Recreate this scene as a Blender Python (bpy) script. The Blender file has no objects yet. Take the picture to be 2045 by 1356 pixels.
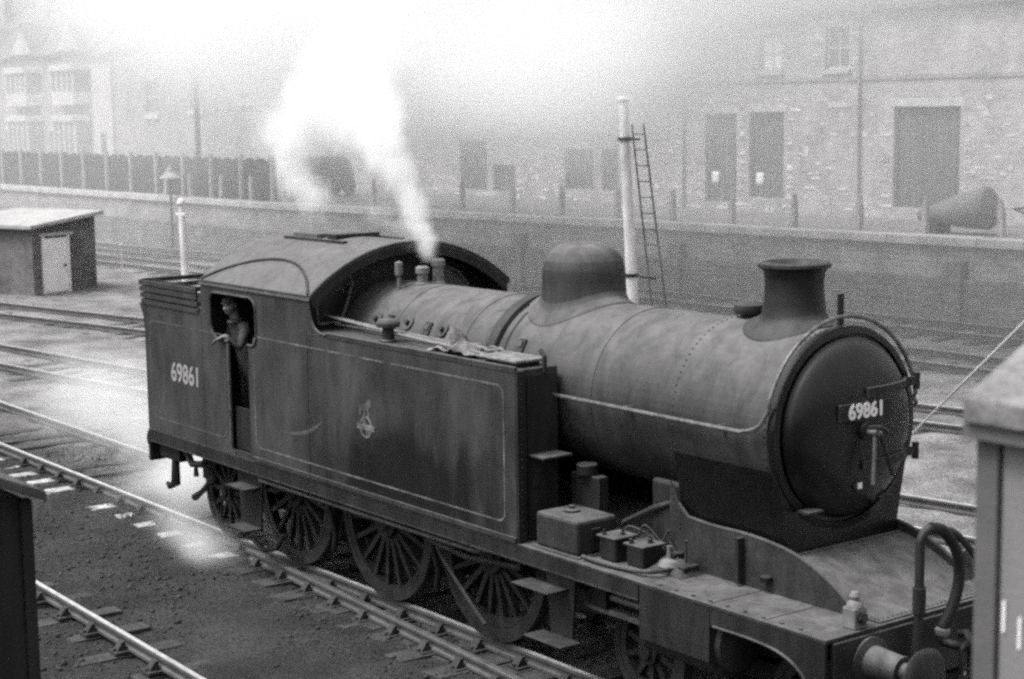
import bpy, math, random
import numpy as np
from mathutils import Vector, Matrix

random.seed(7)
rng = np.random.default_rng(11)
scene = bpy.context.scene
COL = scene.collection

# ------------------------------------------------------------------ camera
CAM_POS = Vector((12.4229, -10.6949, 5.2689))
YAW, PIT, ROLL, FPX = 0.9261, 0.1332, -0.0143, 3460.27
fw = Vector((-math.sin(YAW) * math.cos(PIT), math.cos(YAW) * math.cos(PIT), -math.sin(PIT)))
rt = fw.cross(Vector((0, 0, 1))).normalized()
up = rt.cross(fw)
r2 = rt * math.cos(ROLL) + up * math.sin(ROLL)
u2 = up * math.cos(ROLL) - rt * math.sin(ROLL)
cam_data = bpy.data.cameras.new('camera')
cam_data.sensor_width = 36.0
cam_data.lens = FPX / 2045 * 36.0
cam_data.clip_start = 0.1
cam_data.clip_end = 1000.0
cam_data.dof.use_dof = True
cam_data.dof.focus_distance = 16.0
cam_data.dof.aperture_fstop = 2.4
cam = bpy.data.objects.new('camera', cam_data)
COL.objects.link(cam)
cam.matrix_world = Matrix(((r2.x, u2.x, -fw.x, CAM_POS.x), (r2.y, u2.y, -fw.y, CAM_POS.y),
                           (r2.z, u2.z, -fw.z, CAM_POS.z), (0, 0, 0, 1)))
scene.camera = cam

# ------------------------------------------------------------------ sky, sun, exposure
SUN_EL, SUN_AZ = math.radians(60), math.radians(200)     # azimuth clockwise from +Y
world = bpy.data.worlds.new('World')
scene.world = world
world.use_nodes = True
wn, wl = world.node_tree.nodes, world.node_tree.links
wn.clear()
sky = wn.new('ShaderNodeTexSky')
sky.sky_type = 'NISHITA'
sky.sun_disc = False
sky.sun_elevation = SUN_EL
sky.sun_rotation = SUN_AZ
sky.air_density = 2.0
sky.dust_density = 6.0
bw = wn.new('ShaderNodeRGBToBW')
bg = wn.new('ShaderNodeBackground')
bg.inputs['Strength'].default_value = 0.13
wo = wn.new('ShaderNodeOutputWorld')
wl.new(sky.outputs[0], bw.inputs[0])
wl.new(bw.outputs[0], bg.inputs['Color'])
wl.new(bg.outputs[0], wo.inputs['Surface'])
sun_data = bpy.data.lights.new('sun', 'SUN')
sun_data.energy = 1.5
sun_data.angle = math.radians(18)
sun_data.color = (1.0, 0.985, 0.97)
sun = bpy.data.objects.new('sun', sun_data)
COL.objects.link(sun)
sdir = Vector((math.sin(SUN_AZ) * math.cos(SUN_EL), math.cos(SUN_AZ) * math.cos(SUN_EL), math.sin(SUN_EL)))
sun.rotation_euler = sdir.to_track_quat('Z', 'Y').to_euler()
sun.location = (0, -20, 40)
vs = scene.view_settings
vs.view_transform = 'Standard'
vs.look = 'None'
vs.exposure = 0.9
vs.gamma = 1.0
scene.render.engine = 'CYCLES'
scene.cycles.use_denoising = False
scene.cycles.max_bounces = 10
scene.cycles.diffuse_bounces = 3
scene.cycles.glossy_bounces = 3
scene.cycles.volume_bounces = 8
scene.cycles.transparent_max_bounces = 8
scene.cycles.volume_step_rate = 2.5
scene.cycles.volume_max_steps = 96
scene.cycles.use_adaptive_sampling = True
scene.cycles.adaptive_threshold = 0.02
scene.cycles.adaptive_min_samples = 24
scene.cycles.filter_width = 2.6

# ------------------------------------------------------------------ materials
def g(v):
    v *= 0.66
    return (v * 1.015, v * 0.99, v * 1.0, 1.0)

MATS = {}
def mat(name, c, rough=0.8, var=0.25, scale=3.0, bump=0.0, bscale=40.0, dust=0.0, dustc=0.3, metal=0.0,
        spec=0.3, streak=0.0, fine=0.0, grime=0.0):
    m = bpy.data.materials.new(name)
    m.use_nodes = True
    n, l = m.node_tree.nodes, m.node_tree.links
    b = n['Principled BSDF']
    b.inputs['Roughness'].default_value = rough
    b.inputs['Metallic'].default_value = metal
    b.inputs['Specular IOR Level'].default_value = spec
    geo = n.new('ShaderNodeNewGeometry')
    pos = geo.outputs['Position']
    nz = n.new('ShaderNodeTexNoise')
    nz.inputs['Scale'].default_value = scale
    nz.inputs['Detail'].default_value = 7
    nz.inputs['Roughness'].default_value = 0.62
    if streak:
        mp = n.new('ShaderNodeMapping')
        mp.inputs['Scale'].default_value = (1, 1, streak)
        l.new(pos, mp.inputs[0])
        l.new(mp.outputs[0], nz.inputs['Vector'])
    else:
        l.new(pos, nz.inputs['Vector'])
    rp = n.new('ShaderNodeValToRGB')
    rp.color_ramp.elements[0].position = 0.32
    rp.color_ramp.elements[1].position = 0.68
    rp.color_ramp.elements[0].color = g(c * (1 - var))
    rp.color_ramp.elements[1].color = g(c * (1 + var))
    l.new(nz.outputs['Fac'], rp.inputs[0])
    out = rp.outputs[0]
    if fine:
        fz = n.new('ShaderNodeTexNoise')
        fz.inputs['Scale'].default_value = bscale
        fz.inputs['Detail'].default_value = 4
        l.new(pos, fz.inputs['Vector'])
        mr = n.new('ShaderNodeMapRange')
        mr.inputs[1].default_value, mr.inputs[2].default_value = 0.3, 0.7
        mr.inputs[3].default_value, mr.inputs[4].default_value = 1 - fine, 1 + fine
        l.new(fz.outputs['Fac'], mr.inputs[0])
        mx = n.new('ShaderNodeVectorMath')
        mx.operation = 'SCALE'
        l.new(out, mx.inputs[0])
        l.new(mr.outputs[0], mx.inputs['Scale'])
        out = mx.outputs[0]
    if grime:
        gm = n.new('ShaderNodeMapping'); gm.inputs['Scale'].default_value = (3.2, 3.2, 0.75)
        l.new(pos, gm.inputs[0])
        gz = n.new('ShaderNodeTexNoise'); gz.inputs['Scale'].default_value = 1.7; gz.inputs['Detail'].default_value = 9; gz.inputs['Roughness'].default_value = 0.68
        gz.inputs['Distortion'].default_value = 0.6
        l.new(gm.outputs[0], gz.inputs['Vector'])
        mr = n.new('ShaderNodeMapRange')
        mr.inputs[1].default_value, mr.inputs[2].default_value = 0.36, 0.62
        mr.inputs[3].default_value, mr.inputs[4].default_value = 1 - grime, 1 + 0.25 * grime
        l.new(gz.outputs['Fac'], mr.inputs[0])
        gfac = mr.outputs[0]
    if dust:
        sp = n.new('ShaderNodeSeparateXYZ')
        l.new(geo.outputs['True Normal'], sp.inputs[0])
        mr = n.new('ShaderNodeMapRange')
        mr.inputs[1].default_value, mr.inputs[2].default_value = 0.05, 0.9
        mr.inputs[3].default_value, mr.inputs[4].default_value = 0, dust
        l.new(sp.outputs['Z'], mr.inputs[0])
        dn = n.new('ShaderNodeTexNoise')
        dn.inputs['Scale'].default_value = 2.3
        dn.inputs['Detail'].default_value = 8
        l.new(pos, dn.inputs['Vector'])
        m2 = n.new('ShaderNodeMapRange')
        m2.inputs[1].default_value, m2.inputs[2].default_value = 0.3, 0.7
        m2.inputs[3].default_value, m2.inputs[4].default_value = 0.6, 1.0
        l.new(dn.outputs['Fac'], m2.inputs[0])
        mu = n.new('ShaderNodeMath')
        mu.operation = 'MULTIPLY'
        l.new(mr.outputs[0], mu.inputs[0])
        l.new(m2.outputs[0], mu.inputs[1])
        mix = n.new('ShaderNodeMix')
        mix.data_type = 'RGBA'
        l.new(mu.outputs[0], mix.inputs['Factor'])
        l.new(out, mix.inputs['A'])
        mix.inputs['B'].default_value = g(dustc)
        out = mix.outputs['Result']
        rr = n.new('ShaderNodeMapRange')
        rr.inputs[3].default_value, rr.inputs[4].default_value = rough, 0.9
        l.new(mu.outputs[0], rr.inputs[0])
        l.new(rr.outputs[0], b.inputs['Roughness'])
    if grime:
        mx = n.new('ShaderNodeVectorMath'); mx.operation = 'SCALE'
        l.new(out, mx.inputs[0]); l.new(gfac, mx.inputs['Scale'])
        out = mx.outputs[0]
    l.new(out, b.inputs['Base Color'])
    if bump:
        bz = n.new('ShaderNodeTexNoise')
        bz.inputs['Scale'].default_value = bscale
        bz.inputs['Detail'].default_value = 6
        l.new(pos, bz.inputs['Vector'])
        bp = n.new('ShaderNodeBump')
        bp.inputs['Strength'].default_value = bump
        bp.inputs['Distance'].default_value = 0.02
        l.new(bz.outputs['Fac'], bp.inputs['Height'])
        l.new(bp.outputs[0], b.inputs['Normal'])
    MATS[name] = m
    return m

def brick_mat(name, c1, c2, mortar, bw_, bh, msize=0.012, bump=0.4, var=0.35, swap='xz'):
    m = bpy.data.materials.new(name)
    m.use_nodes = True
    n, l = m.node_tree.nodes, m.node_tree.links
    b = n['Principled BSDF']
    b.inputs['Roughness'].default_value = 0.9
    b.inputs['Specular IOR Level'].default_value = 0.2
    geo = n.new('ShaderNodeNewGeometry')
    sp = n.new('ShaderNodeSeparateXYZ')
    l.new(geo.outputs['Position'], sp.inputs[0])
    ad = n.new('ShaderNodeMath')
    ad.operation = 'ADD'
    l.new(sp.outputs['X'], ad.inputs[0])
    l.new(sp.outputs['Y'], ad.inputs[1])
    cb = n.new('ShaderNodeCombineXYZ')
    l.new(ad.outputs[0], cb.inputs['X'])
    l.new(sp.outputs['Z'], cb.inputs['Y'])
    br = n.new('ShaderNodeTexBrick')
    br.inputs['Scale'].default_value = 1.0
    br.inputs['Brick Width'].default_value = bw_
    br.inputs['Row Height'].default_value = bh
    br.inputs['Mortar Size'].default_value = msize
    br.inputs['Color1'].default_value = g(c1)
    br.inputs['Color2'].default_value = g(c2)
    br.inputs['Mortar'].default_value = g(mortar)
    l.new(cb.outputs[0], br.inputs['Vector'])
    nz = n.new('ShaderNodeTexNoise')
    nz.inputs['Scale'].default_value = 0.9
    nz.inputs['Detail'].default_value = 8
    nz.inputs['Roughness'].default_value = 0.7
    l.new(geo.outputs['Position'], nz.inputs['Vector'])
    mr = n.new('ShaderNodeMapRange')
    mr.inputs[1].default_value, mr.inputs[2].default_value = 0.3, 0.7
    mr.inputs[3].default_value, mr.inputs[4].default_value = 1 - var, 1 + var
    l.new(nz.outputs['Fac'], mr.inputs[0])
    sc_ = n.new('ShaderNodeVectorMath')
    sc_.operation = 'SCALE'
    l.new(br.outputs['Color'], sc_.inputs[0])
    l.new(mr.outputs[0], sc_.inputs['Scale'])
    l.new(sc_.outputs[0], b.inputs['Base Color'])
    iv = n.new('ShaderNodeMath')
    iv.operation = 'SUBTRACT'
    iv.inputs[0].default_value = 1
    l.new(br.outputs['Fac'], iv.inputs[1])
    bp = n.new('ShaderNodeBump')
    bp.inputs['Strength'].default_value = bump
    bp.inputs['Distance'].default_value = 0.015
    l.new(iv.outputs[0], bp.inputs['Height'])
    l.new(bp.outputs[0], b.inputs['Normal'])
    MATS[name] = m
    return m

M_ash = mat('ash_ground', 0.036, 0.95, 0.5, 0.9, 1.0, 26, fine=0.6)
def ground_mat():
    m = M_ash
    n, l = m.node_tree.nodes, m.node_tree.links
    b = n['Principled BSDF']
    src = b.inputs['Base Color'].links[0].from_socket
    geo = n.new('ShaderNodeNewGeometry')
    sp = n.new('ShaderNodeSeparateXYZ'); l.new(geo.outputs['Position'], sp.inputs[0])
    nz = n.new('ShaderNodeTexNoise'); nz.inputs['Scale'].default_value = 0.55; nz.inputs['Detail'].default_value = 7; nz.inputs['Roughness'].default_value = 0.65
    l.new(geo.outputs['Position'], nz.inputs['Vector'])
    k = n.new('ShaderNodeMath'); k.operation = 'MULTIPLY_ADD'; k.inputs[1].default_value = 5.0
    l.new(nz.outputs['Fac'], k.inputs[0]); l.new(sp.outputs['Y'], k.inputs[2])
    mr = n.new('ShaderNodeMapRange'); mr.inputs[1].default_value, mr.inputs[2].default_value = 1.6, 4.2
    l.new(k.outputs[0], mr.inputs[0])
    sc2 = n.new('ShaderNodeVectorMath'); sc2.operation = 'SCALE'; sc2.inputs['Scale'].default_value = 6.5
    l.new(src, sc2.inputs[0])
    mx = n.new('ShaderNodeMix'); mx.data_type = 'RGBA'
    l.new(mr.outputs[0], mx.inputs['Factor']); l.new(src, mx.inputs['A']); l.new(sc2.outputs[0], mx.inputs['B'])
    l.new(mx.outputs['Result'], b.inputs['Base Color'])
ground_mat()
M_stone = mat('ballast_stone', 0.062, 0.9, 0.8, 30)
M_street = mat('street_setts', 0.22, 0.9, 0.25, 1.5, 0.4, 14)
M_rail = mat('rail_steel', 0.11, 0.55, 0.35, 5, spec=0.5)
M_railtop = mat('worn_rail_head', 0.75, 0.45, 0.3, 7, metal=0.35, fine=0.2)
M_chair = mat('cast_iron', 0.05, 0.8, 0.4, 8, 0.3, 60, dust=0.3, dustc=0.12)
M_sleep = mat('old_sleeper_timber', 0.075, 0.9, 0.4, 6, 0.5, 50, fine=0.3)
M_sleepw = mat('light_painted_sleeper_timber', 0.55, 0.85, 0.5, 5, 0.4, 50, fine=0.5, grime=0.5)  # steam-lit brightness of the sleeper ends, painted in as pale colour
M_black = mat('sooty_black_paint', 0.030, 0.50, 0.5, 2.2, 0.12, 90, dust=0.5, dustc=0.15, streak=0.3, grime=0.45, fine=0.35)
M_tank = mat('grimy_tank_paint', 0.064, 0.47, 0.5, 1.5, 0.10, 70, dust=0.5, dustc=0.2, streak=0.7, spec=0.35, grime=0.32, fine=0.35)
def dark_patch(m, cx_, cz_, rx_, rz_, dark):
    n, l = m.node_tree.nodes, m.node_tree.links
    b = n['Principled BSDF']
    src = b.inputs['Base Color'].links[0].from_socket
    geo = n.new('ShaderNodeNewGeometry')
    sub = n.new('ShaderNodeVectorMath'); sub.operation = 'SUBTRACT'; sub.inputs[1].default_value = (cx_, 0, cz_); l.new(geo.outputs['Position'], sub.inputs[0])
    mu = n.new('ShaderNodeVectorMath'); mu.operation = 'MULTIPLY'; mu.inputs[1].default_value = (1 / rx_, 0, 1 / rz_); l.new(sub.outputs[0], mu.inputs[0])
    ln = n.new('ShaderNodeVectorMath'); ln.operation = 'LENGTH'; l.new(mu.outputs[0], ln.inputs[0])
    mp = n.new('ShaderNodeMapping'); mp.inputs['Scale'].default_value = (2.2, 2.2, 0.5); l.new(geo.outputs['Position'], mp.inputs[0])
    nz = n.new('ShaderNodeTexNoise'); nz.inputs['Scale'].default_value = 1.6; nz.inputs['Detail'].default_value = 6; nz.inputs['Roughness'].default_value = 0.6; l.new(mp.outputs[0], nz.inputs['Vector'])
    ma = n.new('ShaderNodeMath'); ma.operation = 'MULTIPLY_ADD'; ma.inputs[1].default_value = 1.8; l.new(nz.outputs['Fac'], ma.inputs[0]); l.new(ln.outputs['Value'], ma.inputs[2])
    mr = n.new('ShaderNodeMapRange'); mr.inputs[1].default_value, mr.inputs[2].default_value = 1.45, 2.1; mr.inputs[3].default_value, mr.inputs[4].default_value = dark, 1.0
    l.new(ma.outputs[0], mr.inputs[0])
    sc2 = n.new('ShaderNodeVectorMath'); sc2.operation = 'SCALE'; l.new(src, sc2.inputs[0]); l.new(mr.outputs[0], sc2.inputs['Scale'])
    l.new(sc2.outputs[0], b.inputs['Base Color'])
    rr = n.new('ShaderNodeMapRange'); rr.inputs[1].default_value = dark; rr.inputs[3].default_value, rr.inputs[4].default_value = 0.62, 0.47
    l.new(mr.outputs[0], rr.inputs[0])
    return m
dark_patch(M_tank, -1.75, 1.55, 1.7, 0.62, 0.12)  # darker ellipse with a noisy edge, low on the tank side
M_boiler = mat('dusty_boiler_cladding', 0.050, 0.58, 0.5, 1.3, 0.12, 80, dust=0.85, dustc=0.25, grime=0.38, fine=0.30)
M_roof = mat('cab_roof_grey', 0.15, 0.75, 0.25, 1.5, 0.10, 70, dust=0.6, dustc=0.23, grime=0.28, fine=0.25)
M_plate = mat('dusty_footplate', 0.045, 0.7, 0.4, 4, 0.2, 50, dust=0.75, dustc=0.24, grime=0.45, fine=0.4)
M_door = mat('smokebox_black', 0.009, 0.26, 0.4, 2.5, 0.06, 60, spec=0.38, dust=0.38, dustc=0.16, grime=0.3)  # dust on upper faces also paints in the door's sky gloss
M_motion = mat('oily_motion', 0.014, 0.6, 0.4, 5, dust=0.15, dustc=0.06)
M_wheel = mat('grimy_wheel', 0.030, 0.6, 0.6, 5, dust=0.1, dustc=0.1, fine=0.4, bscale=50)
M_steel = mat('handrail_steel', 0.20, 0.5, 0.4, 9, metal=0.4, fine=0.3)
M_line = mat('faded_lining_paint', 0.14, 0.7, 0.75, 3.0, fine=0.4)
M_num = mat('cream_number_paint', 0.40, 0.7, 0.2, 12)
M_white = mat('white_paint', 1.2, 0.6, 0.05, 6)
M_glass = mat('dark_cab_glass', 0.02, 0.12, 0.1, 3, spec=0.5)
M_coal = mat('coal', 0.02, 0.5, 0.4, 12)
M_brass = mat('dull_brass', 0.22, 0.5, 0.3, 8, dust=0.4, dustc=0.3)
M_irons = mat('worn_iron_rod', 0.30, 0.5, 0.3, 7, metal=0.3)
M_canvas = mat('pale_canvas', 0.27, 0.9, 0.4, 6, 0.4, 30, grime=0.4, fine=0.3)
M_post = mat('whitewashed_post', 1.0, 0.75, 0.15, 3, 0.2, 30, grime=0.3)
M_conc = mat('pale_concrete', 0.55, 0.9, 0.2, 4, 0.3, 40, grime=0.3)
M_coping = mat('coping_stone', 0.62, 0.9, 0.25, 1.5, 0.4, 25)
M_slate = mat('roof_slate', 0.16, 0.7, 0.3, 2.5, 0.4, 20)
M_door_w = mat('faded_timber_door', 0.14, 0.85, 0.3, 3, 0.2, 40, streak=0.15)
M_trim = mat('painted_window_trim', 0.62, 0.7, 0.2, 5)
M_pane = mat('window_pane', 0.22, 0.25, 0.3, 0.8, spec=0.5)
M_blind = mat('window_blind', 1.1, 0.9, 0.08, 3)
M_lintel = mat('pale_lintel', 0.66, 0.9, 0.2, 3, grime=0.2)
M_pbrick = mat('pale_brick', 0.8, 0.9, 0.4, 1.7)
M_fence = mat('creosoted_board', 0.05, 0.9, 0.35, 4, 0.4, 40, streak=0.12)
M_hutwood = mat('tarred_board', 0.028, 0.85, 0.5, 4, 0.4, 40, streak=0.12)
M_hutpale = mat('pale_painted_board', 0.26, 0.8, 0.14, 3, 0.15, 40, streak=0.12)
M_hutpost = mat('grey_painted_post', 0.15, 0.8, 0.14, 3, 0.15, 40)
M_hutroof2 = mat('weathered_felt_roof', 0.5, 0.9, 0.2, 3, 0.3, 30)
M_downpipe = mat('weathered_iron_pipe', 0.22, 0.8, 0.3, 4)
M_ladder = mat('rusty_ladder_iron', 0.13, 0.8, 0.3, 6)
M_hutroof = mat('pale_felt_roof', 0.30, 0.9, 0.25, 4, 0.3, 40, fine=0.25, grime=0.25)
M_hutdoor = mat('pale_grey_door', 1.15, 0.7, 0.10, 4)
M_van = mat('dark_van_paint', 0.03, 0.5, 0.3, 3)
M_wire = mat('pale_wire', 1.1, 0.5, 0.1, 4)
M_skin = mat('skin', 0.27, 0.6, 0.15, 20)
M_cloth = mat('dark_overalls', 0.085, 0.9, 0.3, 14, 0.4, 60)
M_cap = mat('greasy_cap', 0.06, 0.6, 0.2, 10)
M_brickA = brick_mat('weathered_brick', 0.40, 0.54, 0.52, 0.24, 0.08, 0.01, 0.3)
M_brickB = brick_mat('sooty_brick', 0.30, 0.40, 0.38, 0.24, 0.08, 0.01, 0.3)
M_brickhut = brick_mat('hut_brick', 0.15, 0.24, 0.22, 0.24, 0.08)
M_wallstone = brick_mat('retaining_wall_stone', 0.36, 0.48, 0.31, 0.42, 0.16, 0.015, 0.35)
M_plinth = brick_mat('sooty_plinth_stone', 0.20, 0.29, 0.17, 0.42, 0.16, 0.015, 0.35)

# ------------------------------------------------------------------ mesh helper
ORG = {}
def V(*a):
    return np.array(a, float)

class MB:
    def __init__(self):
        self.v, self.f = [], []
    def add(self, vs_, fs_):
        o = len(self.v)
        self.v += [tuple(map(float, q)) for q in vs_]
        self.f += [tuple(i + o for i in q) for q in fs_]
        return self
    def box(self, x0, x1, y0, y1, z0, z1):
        return self.add([(x0, y0, z0), (x1, y0, z0), (x1, y1, z0), (x0, y1, z0), (x0, y0, z1), (x1, y0, z1), (x1, y1, z1), (x0, y1, z1)],
                        [(0, 3, 2, 1), (4, 5, 6, 7), (0, 1, 5, 4), (1, 2, 6, 5), (2, 3, 7, 6), (3, 0, 4, 7)])
    def prism(self, pts, axis, a0, a1):
        def P(p, a):
            return {'x': (a, p[0], p[1]), 'y': (p[0], a, p[1]), 'z': (p[0], p[1], a)}[axis]
        n = len(pts)
        vs_ = [P(p, a0) for p in pts] + [P(p, a1) for p in pts]
        fs_ = [tuple(range(n))[::-1], tuple(range(n, 2 * n))] + [(i, (i + 1) % n, n + (i + 1) % n, n + i) for i in range(n)]
        return self.add(vs_, fs_)
    def cyl(self, p0, p1, r0, r1=None, n=16, caps=True):
        p0, p1 = V(*p0), V(*p1)
        r1 = r0 if r1 is None else r1
        d = (p1 - p0) / (np.linalg.norm(p1 - p0) + 1e-9)
        a = np.cross(d, [0, 0, 1] if abs(d[2]) < 0.9 else [1, 0, 0])
        a /= np.linalg.norm(a)
        b = np.cross(d, a)
        vs_ = []
        for p, r in ((p0, r0), (p1, r1)):
            for i in range(n):
                t = 2 * math.pi * i / n
                vs_.append(p + r * (a * math.cos(t) + b * math.sin(t)))
        fs_ = [(i, (i + 1) % n, n + (i + 1) % n, n + i) for i in range(n)]
        if caps:
            fs_ += [tuple(range(n))[::-1], tuple(range(n, 2 * n))]
        return self.add(vs_, fs_)
    def lathe(self, prof, org, axis='z', n=32, arc=None):
        org = V(*org)
        e = {'x': (V(0, 1, 0), V(0, 0, 1), V(1, 0, 0)), 'y': (V(0, 0, 1), V(1, 0, 0), V(0, 1, 0)), 'z': (V(1, 0, 0), V(0, 1, 0), V(0, 0, 1))}[axis]
        a0, a1 = arc or (0, 2 * math.pi)
        full = arc is None
        k = n if full else n + 1
        vs_, fs_ = [], []
        for r, h in prof:
            for i in range(k):
                t = a0 + (a1 - a0) * i / n
                vs_.append(org + e[2] * h + r * (e[0] * math.cos(t) + e[1] * math.sin(t)))
        for j in range(len(prof) - 1):
            for i in range(n):
                i2 = (i + 1) % k if full else i + 1
                fs_.append((j * k + i, j * k + i2, (j + 1) * k + i2, (j + 1) * k + i))
        return self.add(vs_, fs_)
    def tube(self, path, r, n=8, caps=True):
        P = [V(*q) for q in path]
        m = len(P)
        rr = r if hasattr(r, '__len__') else [r] * m
        T = []
        for i in range(m):
            t = P[min(i + 1, m - 1)] - P[max(i - 1, 0)]
            T.append(t / (np.linalg.norm(t) + 1e-9))
        a = np.cross(T[0], [0, 0, 1] if abs(T[0][2]) < 0.9 else [1, 0, 0])
        vs_, fs_ = [], []
        for i in range(m):
            a = a - T[i] * (a @ T[i])
            a /= np.linalg.norm(a) + 1e-9
            b = np.cross(T[i], a)
            for k in range(n):
                t = 2 * math.pi * k / n
                vs_.append(P[i] + rr[i] * (a * math.cos(t) + b * math.sin(t)))
        for i in range(m - 1):
            for k in range(n):
                fs_.append((i * n + k, i * n + (k + 1) % n, (i + 1) * n + (k + 1) % n, (i + 1) * n + k))
        if caps:
            fs_ += [tuple(range(n))[::-1], tuple(range((m - 1) * n, m * n))]
        return self.add(vs_, fs_)
    def ball(self, c, r, s=(1, 1, 1), n=16, k=10):
        prof = [(r * math.sin(math.pi * i / k), -r * math.cos(math.pi * i / k)) for i in range(k + 1)]
        o = len(self.v)
        self.lathe(prof, (0, 0, 0), 'z', n)
        for i in range(o, len(self.v)):
            q = self.v[i]
            self.v[i] = (c[0] + q[0] * s[0], c[1] + q[1] * s[1], c[2] + q[2] * s[2])
        return self
    def sweep_rect(self, path, w, h):
        # horizontal path, rectangular section (w across, from z-h/2 to z+h/2)
        P = [V(*q) for q in path]
        vs_, fs_ = [], []
        m = len(P)
        for i in range(m):
            t = P[min(i + 1, m - 1)] - P[max(i - 1, 0)]
            nrm = V(-t[1], t[0], 0)
            nrm /= np.linalg.norm(nrm)
            for s, zz in ((-1, -1), (1, -1), (1, 1), (-1, 1)):
                vs_.append(P[i] + nrm * s * w / 2 + V(0, 0, zz * h / 2))
        for i in range(m - 1):
            for k in range(4):
                fs_.append((i * 4 + k, i * 4 + (k + 1) % 4, (i + 1) * 4 + (k + 1) % 4, (i + 1) * 4 + k))
        fs_ += [(3, 2, 1, 0), tuple((m - 1) * 4 + k for k in range(4))]
        return self.add(vs_, fs_)
    def mesh(self, name, smooth=40):
        me = bpy.data.meshes.new(name)
        me.from_pydata(self.v, [], self.f)
        bm_fix(me)
        if smooth:
            me.shade_smooth()
            me.set_sharp_from_angle(angle=math.radians(smooth))
        return me
    def build(self, name, m, parent=None, smooth=40, bevel=0.0, local=False):
        o = ORG.get(parent.name, (0, 0, 0)) if parent is not None and not local else (0, 0, 0)
        if any(o):
            self.v = [(a - o[0], b - o[1], c - o[2]) for a, b, c in self.v]
        ob = bpy.data.objects.new(name, self.mesh(name, smooth))
        COL.objects.link(ob)
        ob.data.materials.append(m)
        if parent is not None:
            ob.parent = parent
            ORG[ob.name] = o
        if bevel:
            bv = ob.modifiers.new('bevel', 'BEVEL')
            bv.width = bevel
            bv.segments = 2
            bv.limit_method = 'ANGLE'
            bv.angle_limit = math.radians(45)
            bv.harden_normals = False
        return ob

import bmesh
def bm_fix(me):
    bm = bmesh.new()
    bm.from_mesh(me)
    bmesh.ops.remove_doubles(bm, verts=bm.verts, dist=1e-5)
    bmesh.ops.recalc_face_normals(bm, faces=bm.faces)
    bm.to_mesh(me)
    bm.free()

def tag(o, label=None, cat=None, group=None, kind=None):
    if label: o['label'] = label
    if cat: o['category'] = cat
    if group: o['group'] = group
    if kind: o['kind'] = kind
    return o

def thing(name, label, cat, loc=(0, 0, 0), rz=0.0, group=None):
    o = bpy.data.objects.new(name, None)
    o.empty_display_size = 0.2
    o.location = loc
    o.rotation_euler.z = rz
    COL.objects.link(o)
    ORG[o.name] = tuple(loc)
    return tag(o, label, cat, group)

def link_copy(o, parent=None):
    c = o.copy()
    COL.objects.link(c)
    c.parent = parent
    for ch in o.children:
        link_copy(ch, c)
    return c

def bez(pts, n=24):
    # Catmull-Rom through points
    P = [V(*q) for q in pts]
    P = [2 * P[0] - P[1]] + P + [2 * P[-1] - P[-2]]
    out = []
    seg = len(P) - 3
    for s in range(seg):
        a, b, c, d = P[s:s + 4]
        k = max(2, n // seg)
        for i in range(k):
            t = i / k
            out.append(0.5 * ((2 * b) + (c - a) * t + (2 * a - 5 * b + 4 * c - d) * t * t + (3 * b - a - 3 * c + d) * t ** 3))
    out.append(P[-2])
    return [tuple(q) for q in out]

def text_mesh(s, size, extrude):
    cu = bpy.data.curves.new('lettering', 'FONT')
    cu.body = s
    cu.size = size
    cu.extrude = extrude
    cu.align_x = 'CENTER'
    cu.align_y = 'CENTER'
    cu.offset = 0.006
    cu.resolution_u = 4
    ob = bpy.data.objects.new('lettering', cu)
    COL.objects.link(ob)
    dg = bpy.context.evaluated_depsgraph_get()
    me = bpy.data.meshes.new_from_object(ob.evaluated_get(dg))
    bpy.data.objects.remove(ob)
    bpy.data.curves.remove(cu)
    return me

# ================================================================== SETTING
GZ = -0.175
def axis_lines(lo, hi, a, b, fine, coarse_n):
    mid = np.arange(a, b + 1e-6, fine)
    l_ = a - np.geomspace(1, a - lo + 1, coarse_n)[::-1] + 1
    h_ = b + np.geomspace(1, hi - b + 1, coarse_n) - 1
    return np.unique(np.concatenate([l_, mid, h_]).round(4))

def vnoise(x, y, seed, cell):
    r = np.random.default_rng(seed)
    G_ = r.random((257, 257))
    fx, fy = x / cell + 300, y / cell + 300
    ix, iy = np.floor(fx).astype(int), np.floor(fy).astype(int)
    tx, ty = fx - ix, fy - iy
    tx, ty = tx * tx * (3 - 2 * tx), ty * ty * (3 - 2 * ty)
    a = G_[ix % 257, iy % 257]; b = G_[(ix + 1) % 257, iy % 257]
    c = G_[ix % 257, (iy + 1) % 257]; d = G_[(ix + 1) % 257, (iy + 1) % 257]
    return (a * (1 - tx) + b * tx) * (1 - ty) + (c * (1 - tx) + d * tx) * ty

xs = axis_lines(-170, 60, -20, 8, 0.11, 60)
ys = axis_lines(-40, 110, -8, 7, 0.11, 50)
X, Y = np.meshgrid(xs, ys, indexing='ij')
Z = GZ + 0.065 * (vnoise(X, Y, 1, 1.7) - 0.5) + 0.05 * (vnoise(X, Y, 2, 0.45) - 0.5) + 0.03 * (vnoise(X, Y, 3, 0.22) - 0.5)
nx, ny = X.shape
idx = np.arange(nx * ny).reshape(nx, ny)
me = bpy.data.meshes.new('ground')
me.from_pydata(np.stack([X, Y, Z], -1).reshape(-1, 3).tolist(), [],
               np.stack([idx[:-1, :-1], idx[1:, :-1], idx[1:, 1:], idx[:-1, 1:]], -1).reshape(-1, 4).tolist())
me.shade_smooth()
ground = bpy.data.objects.new('ground', me)
me.materials.append(M_ash)
COL.objects.link(ground)
tag(ground, kind='structure')

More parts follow.
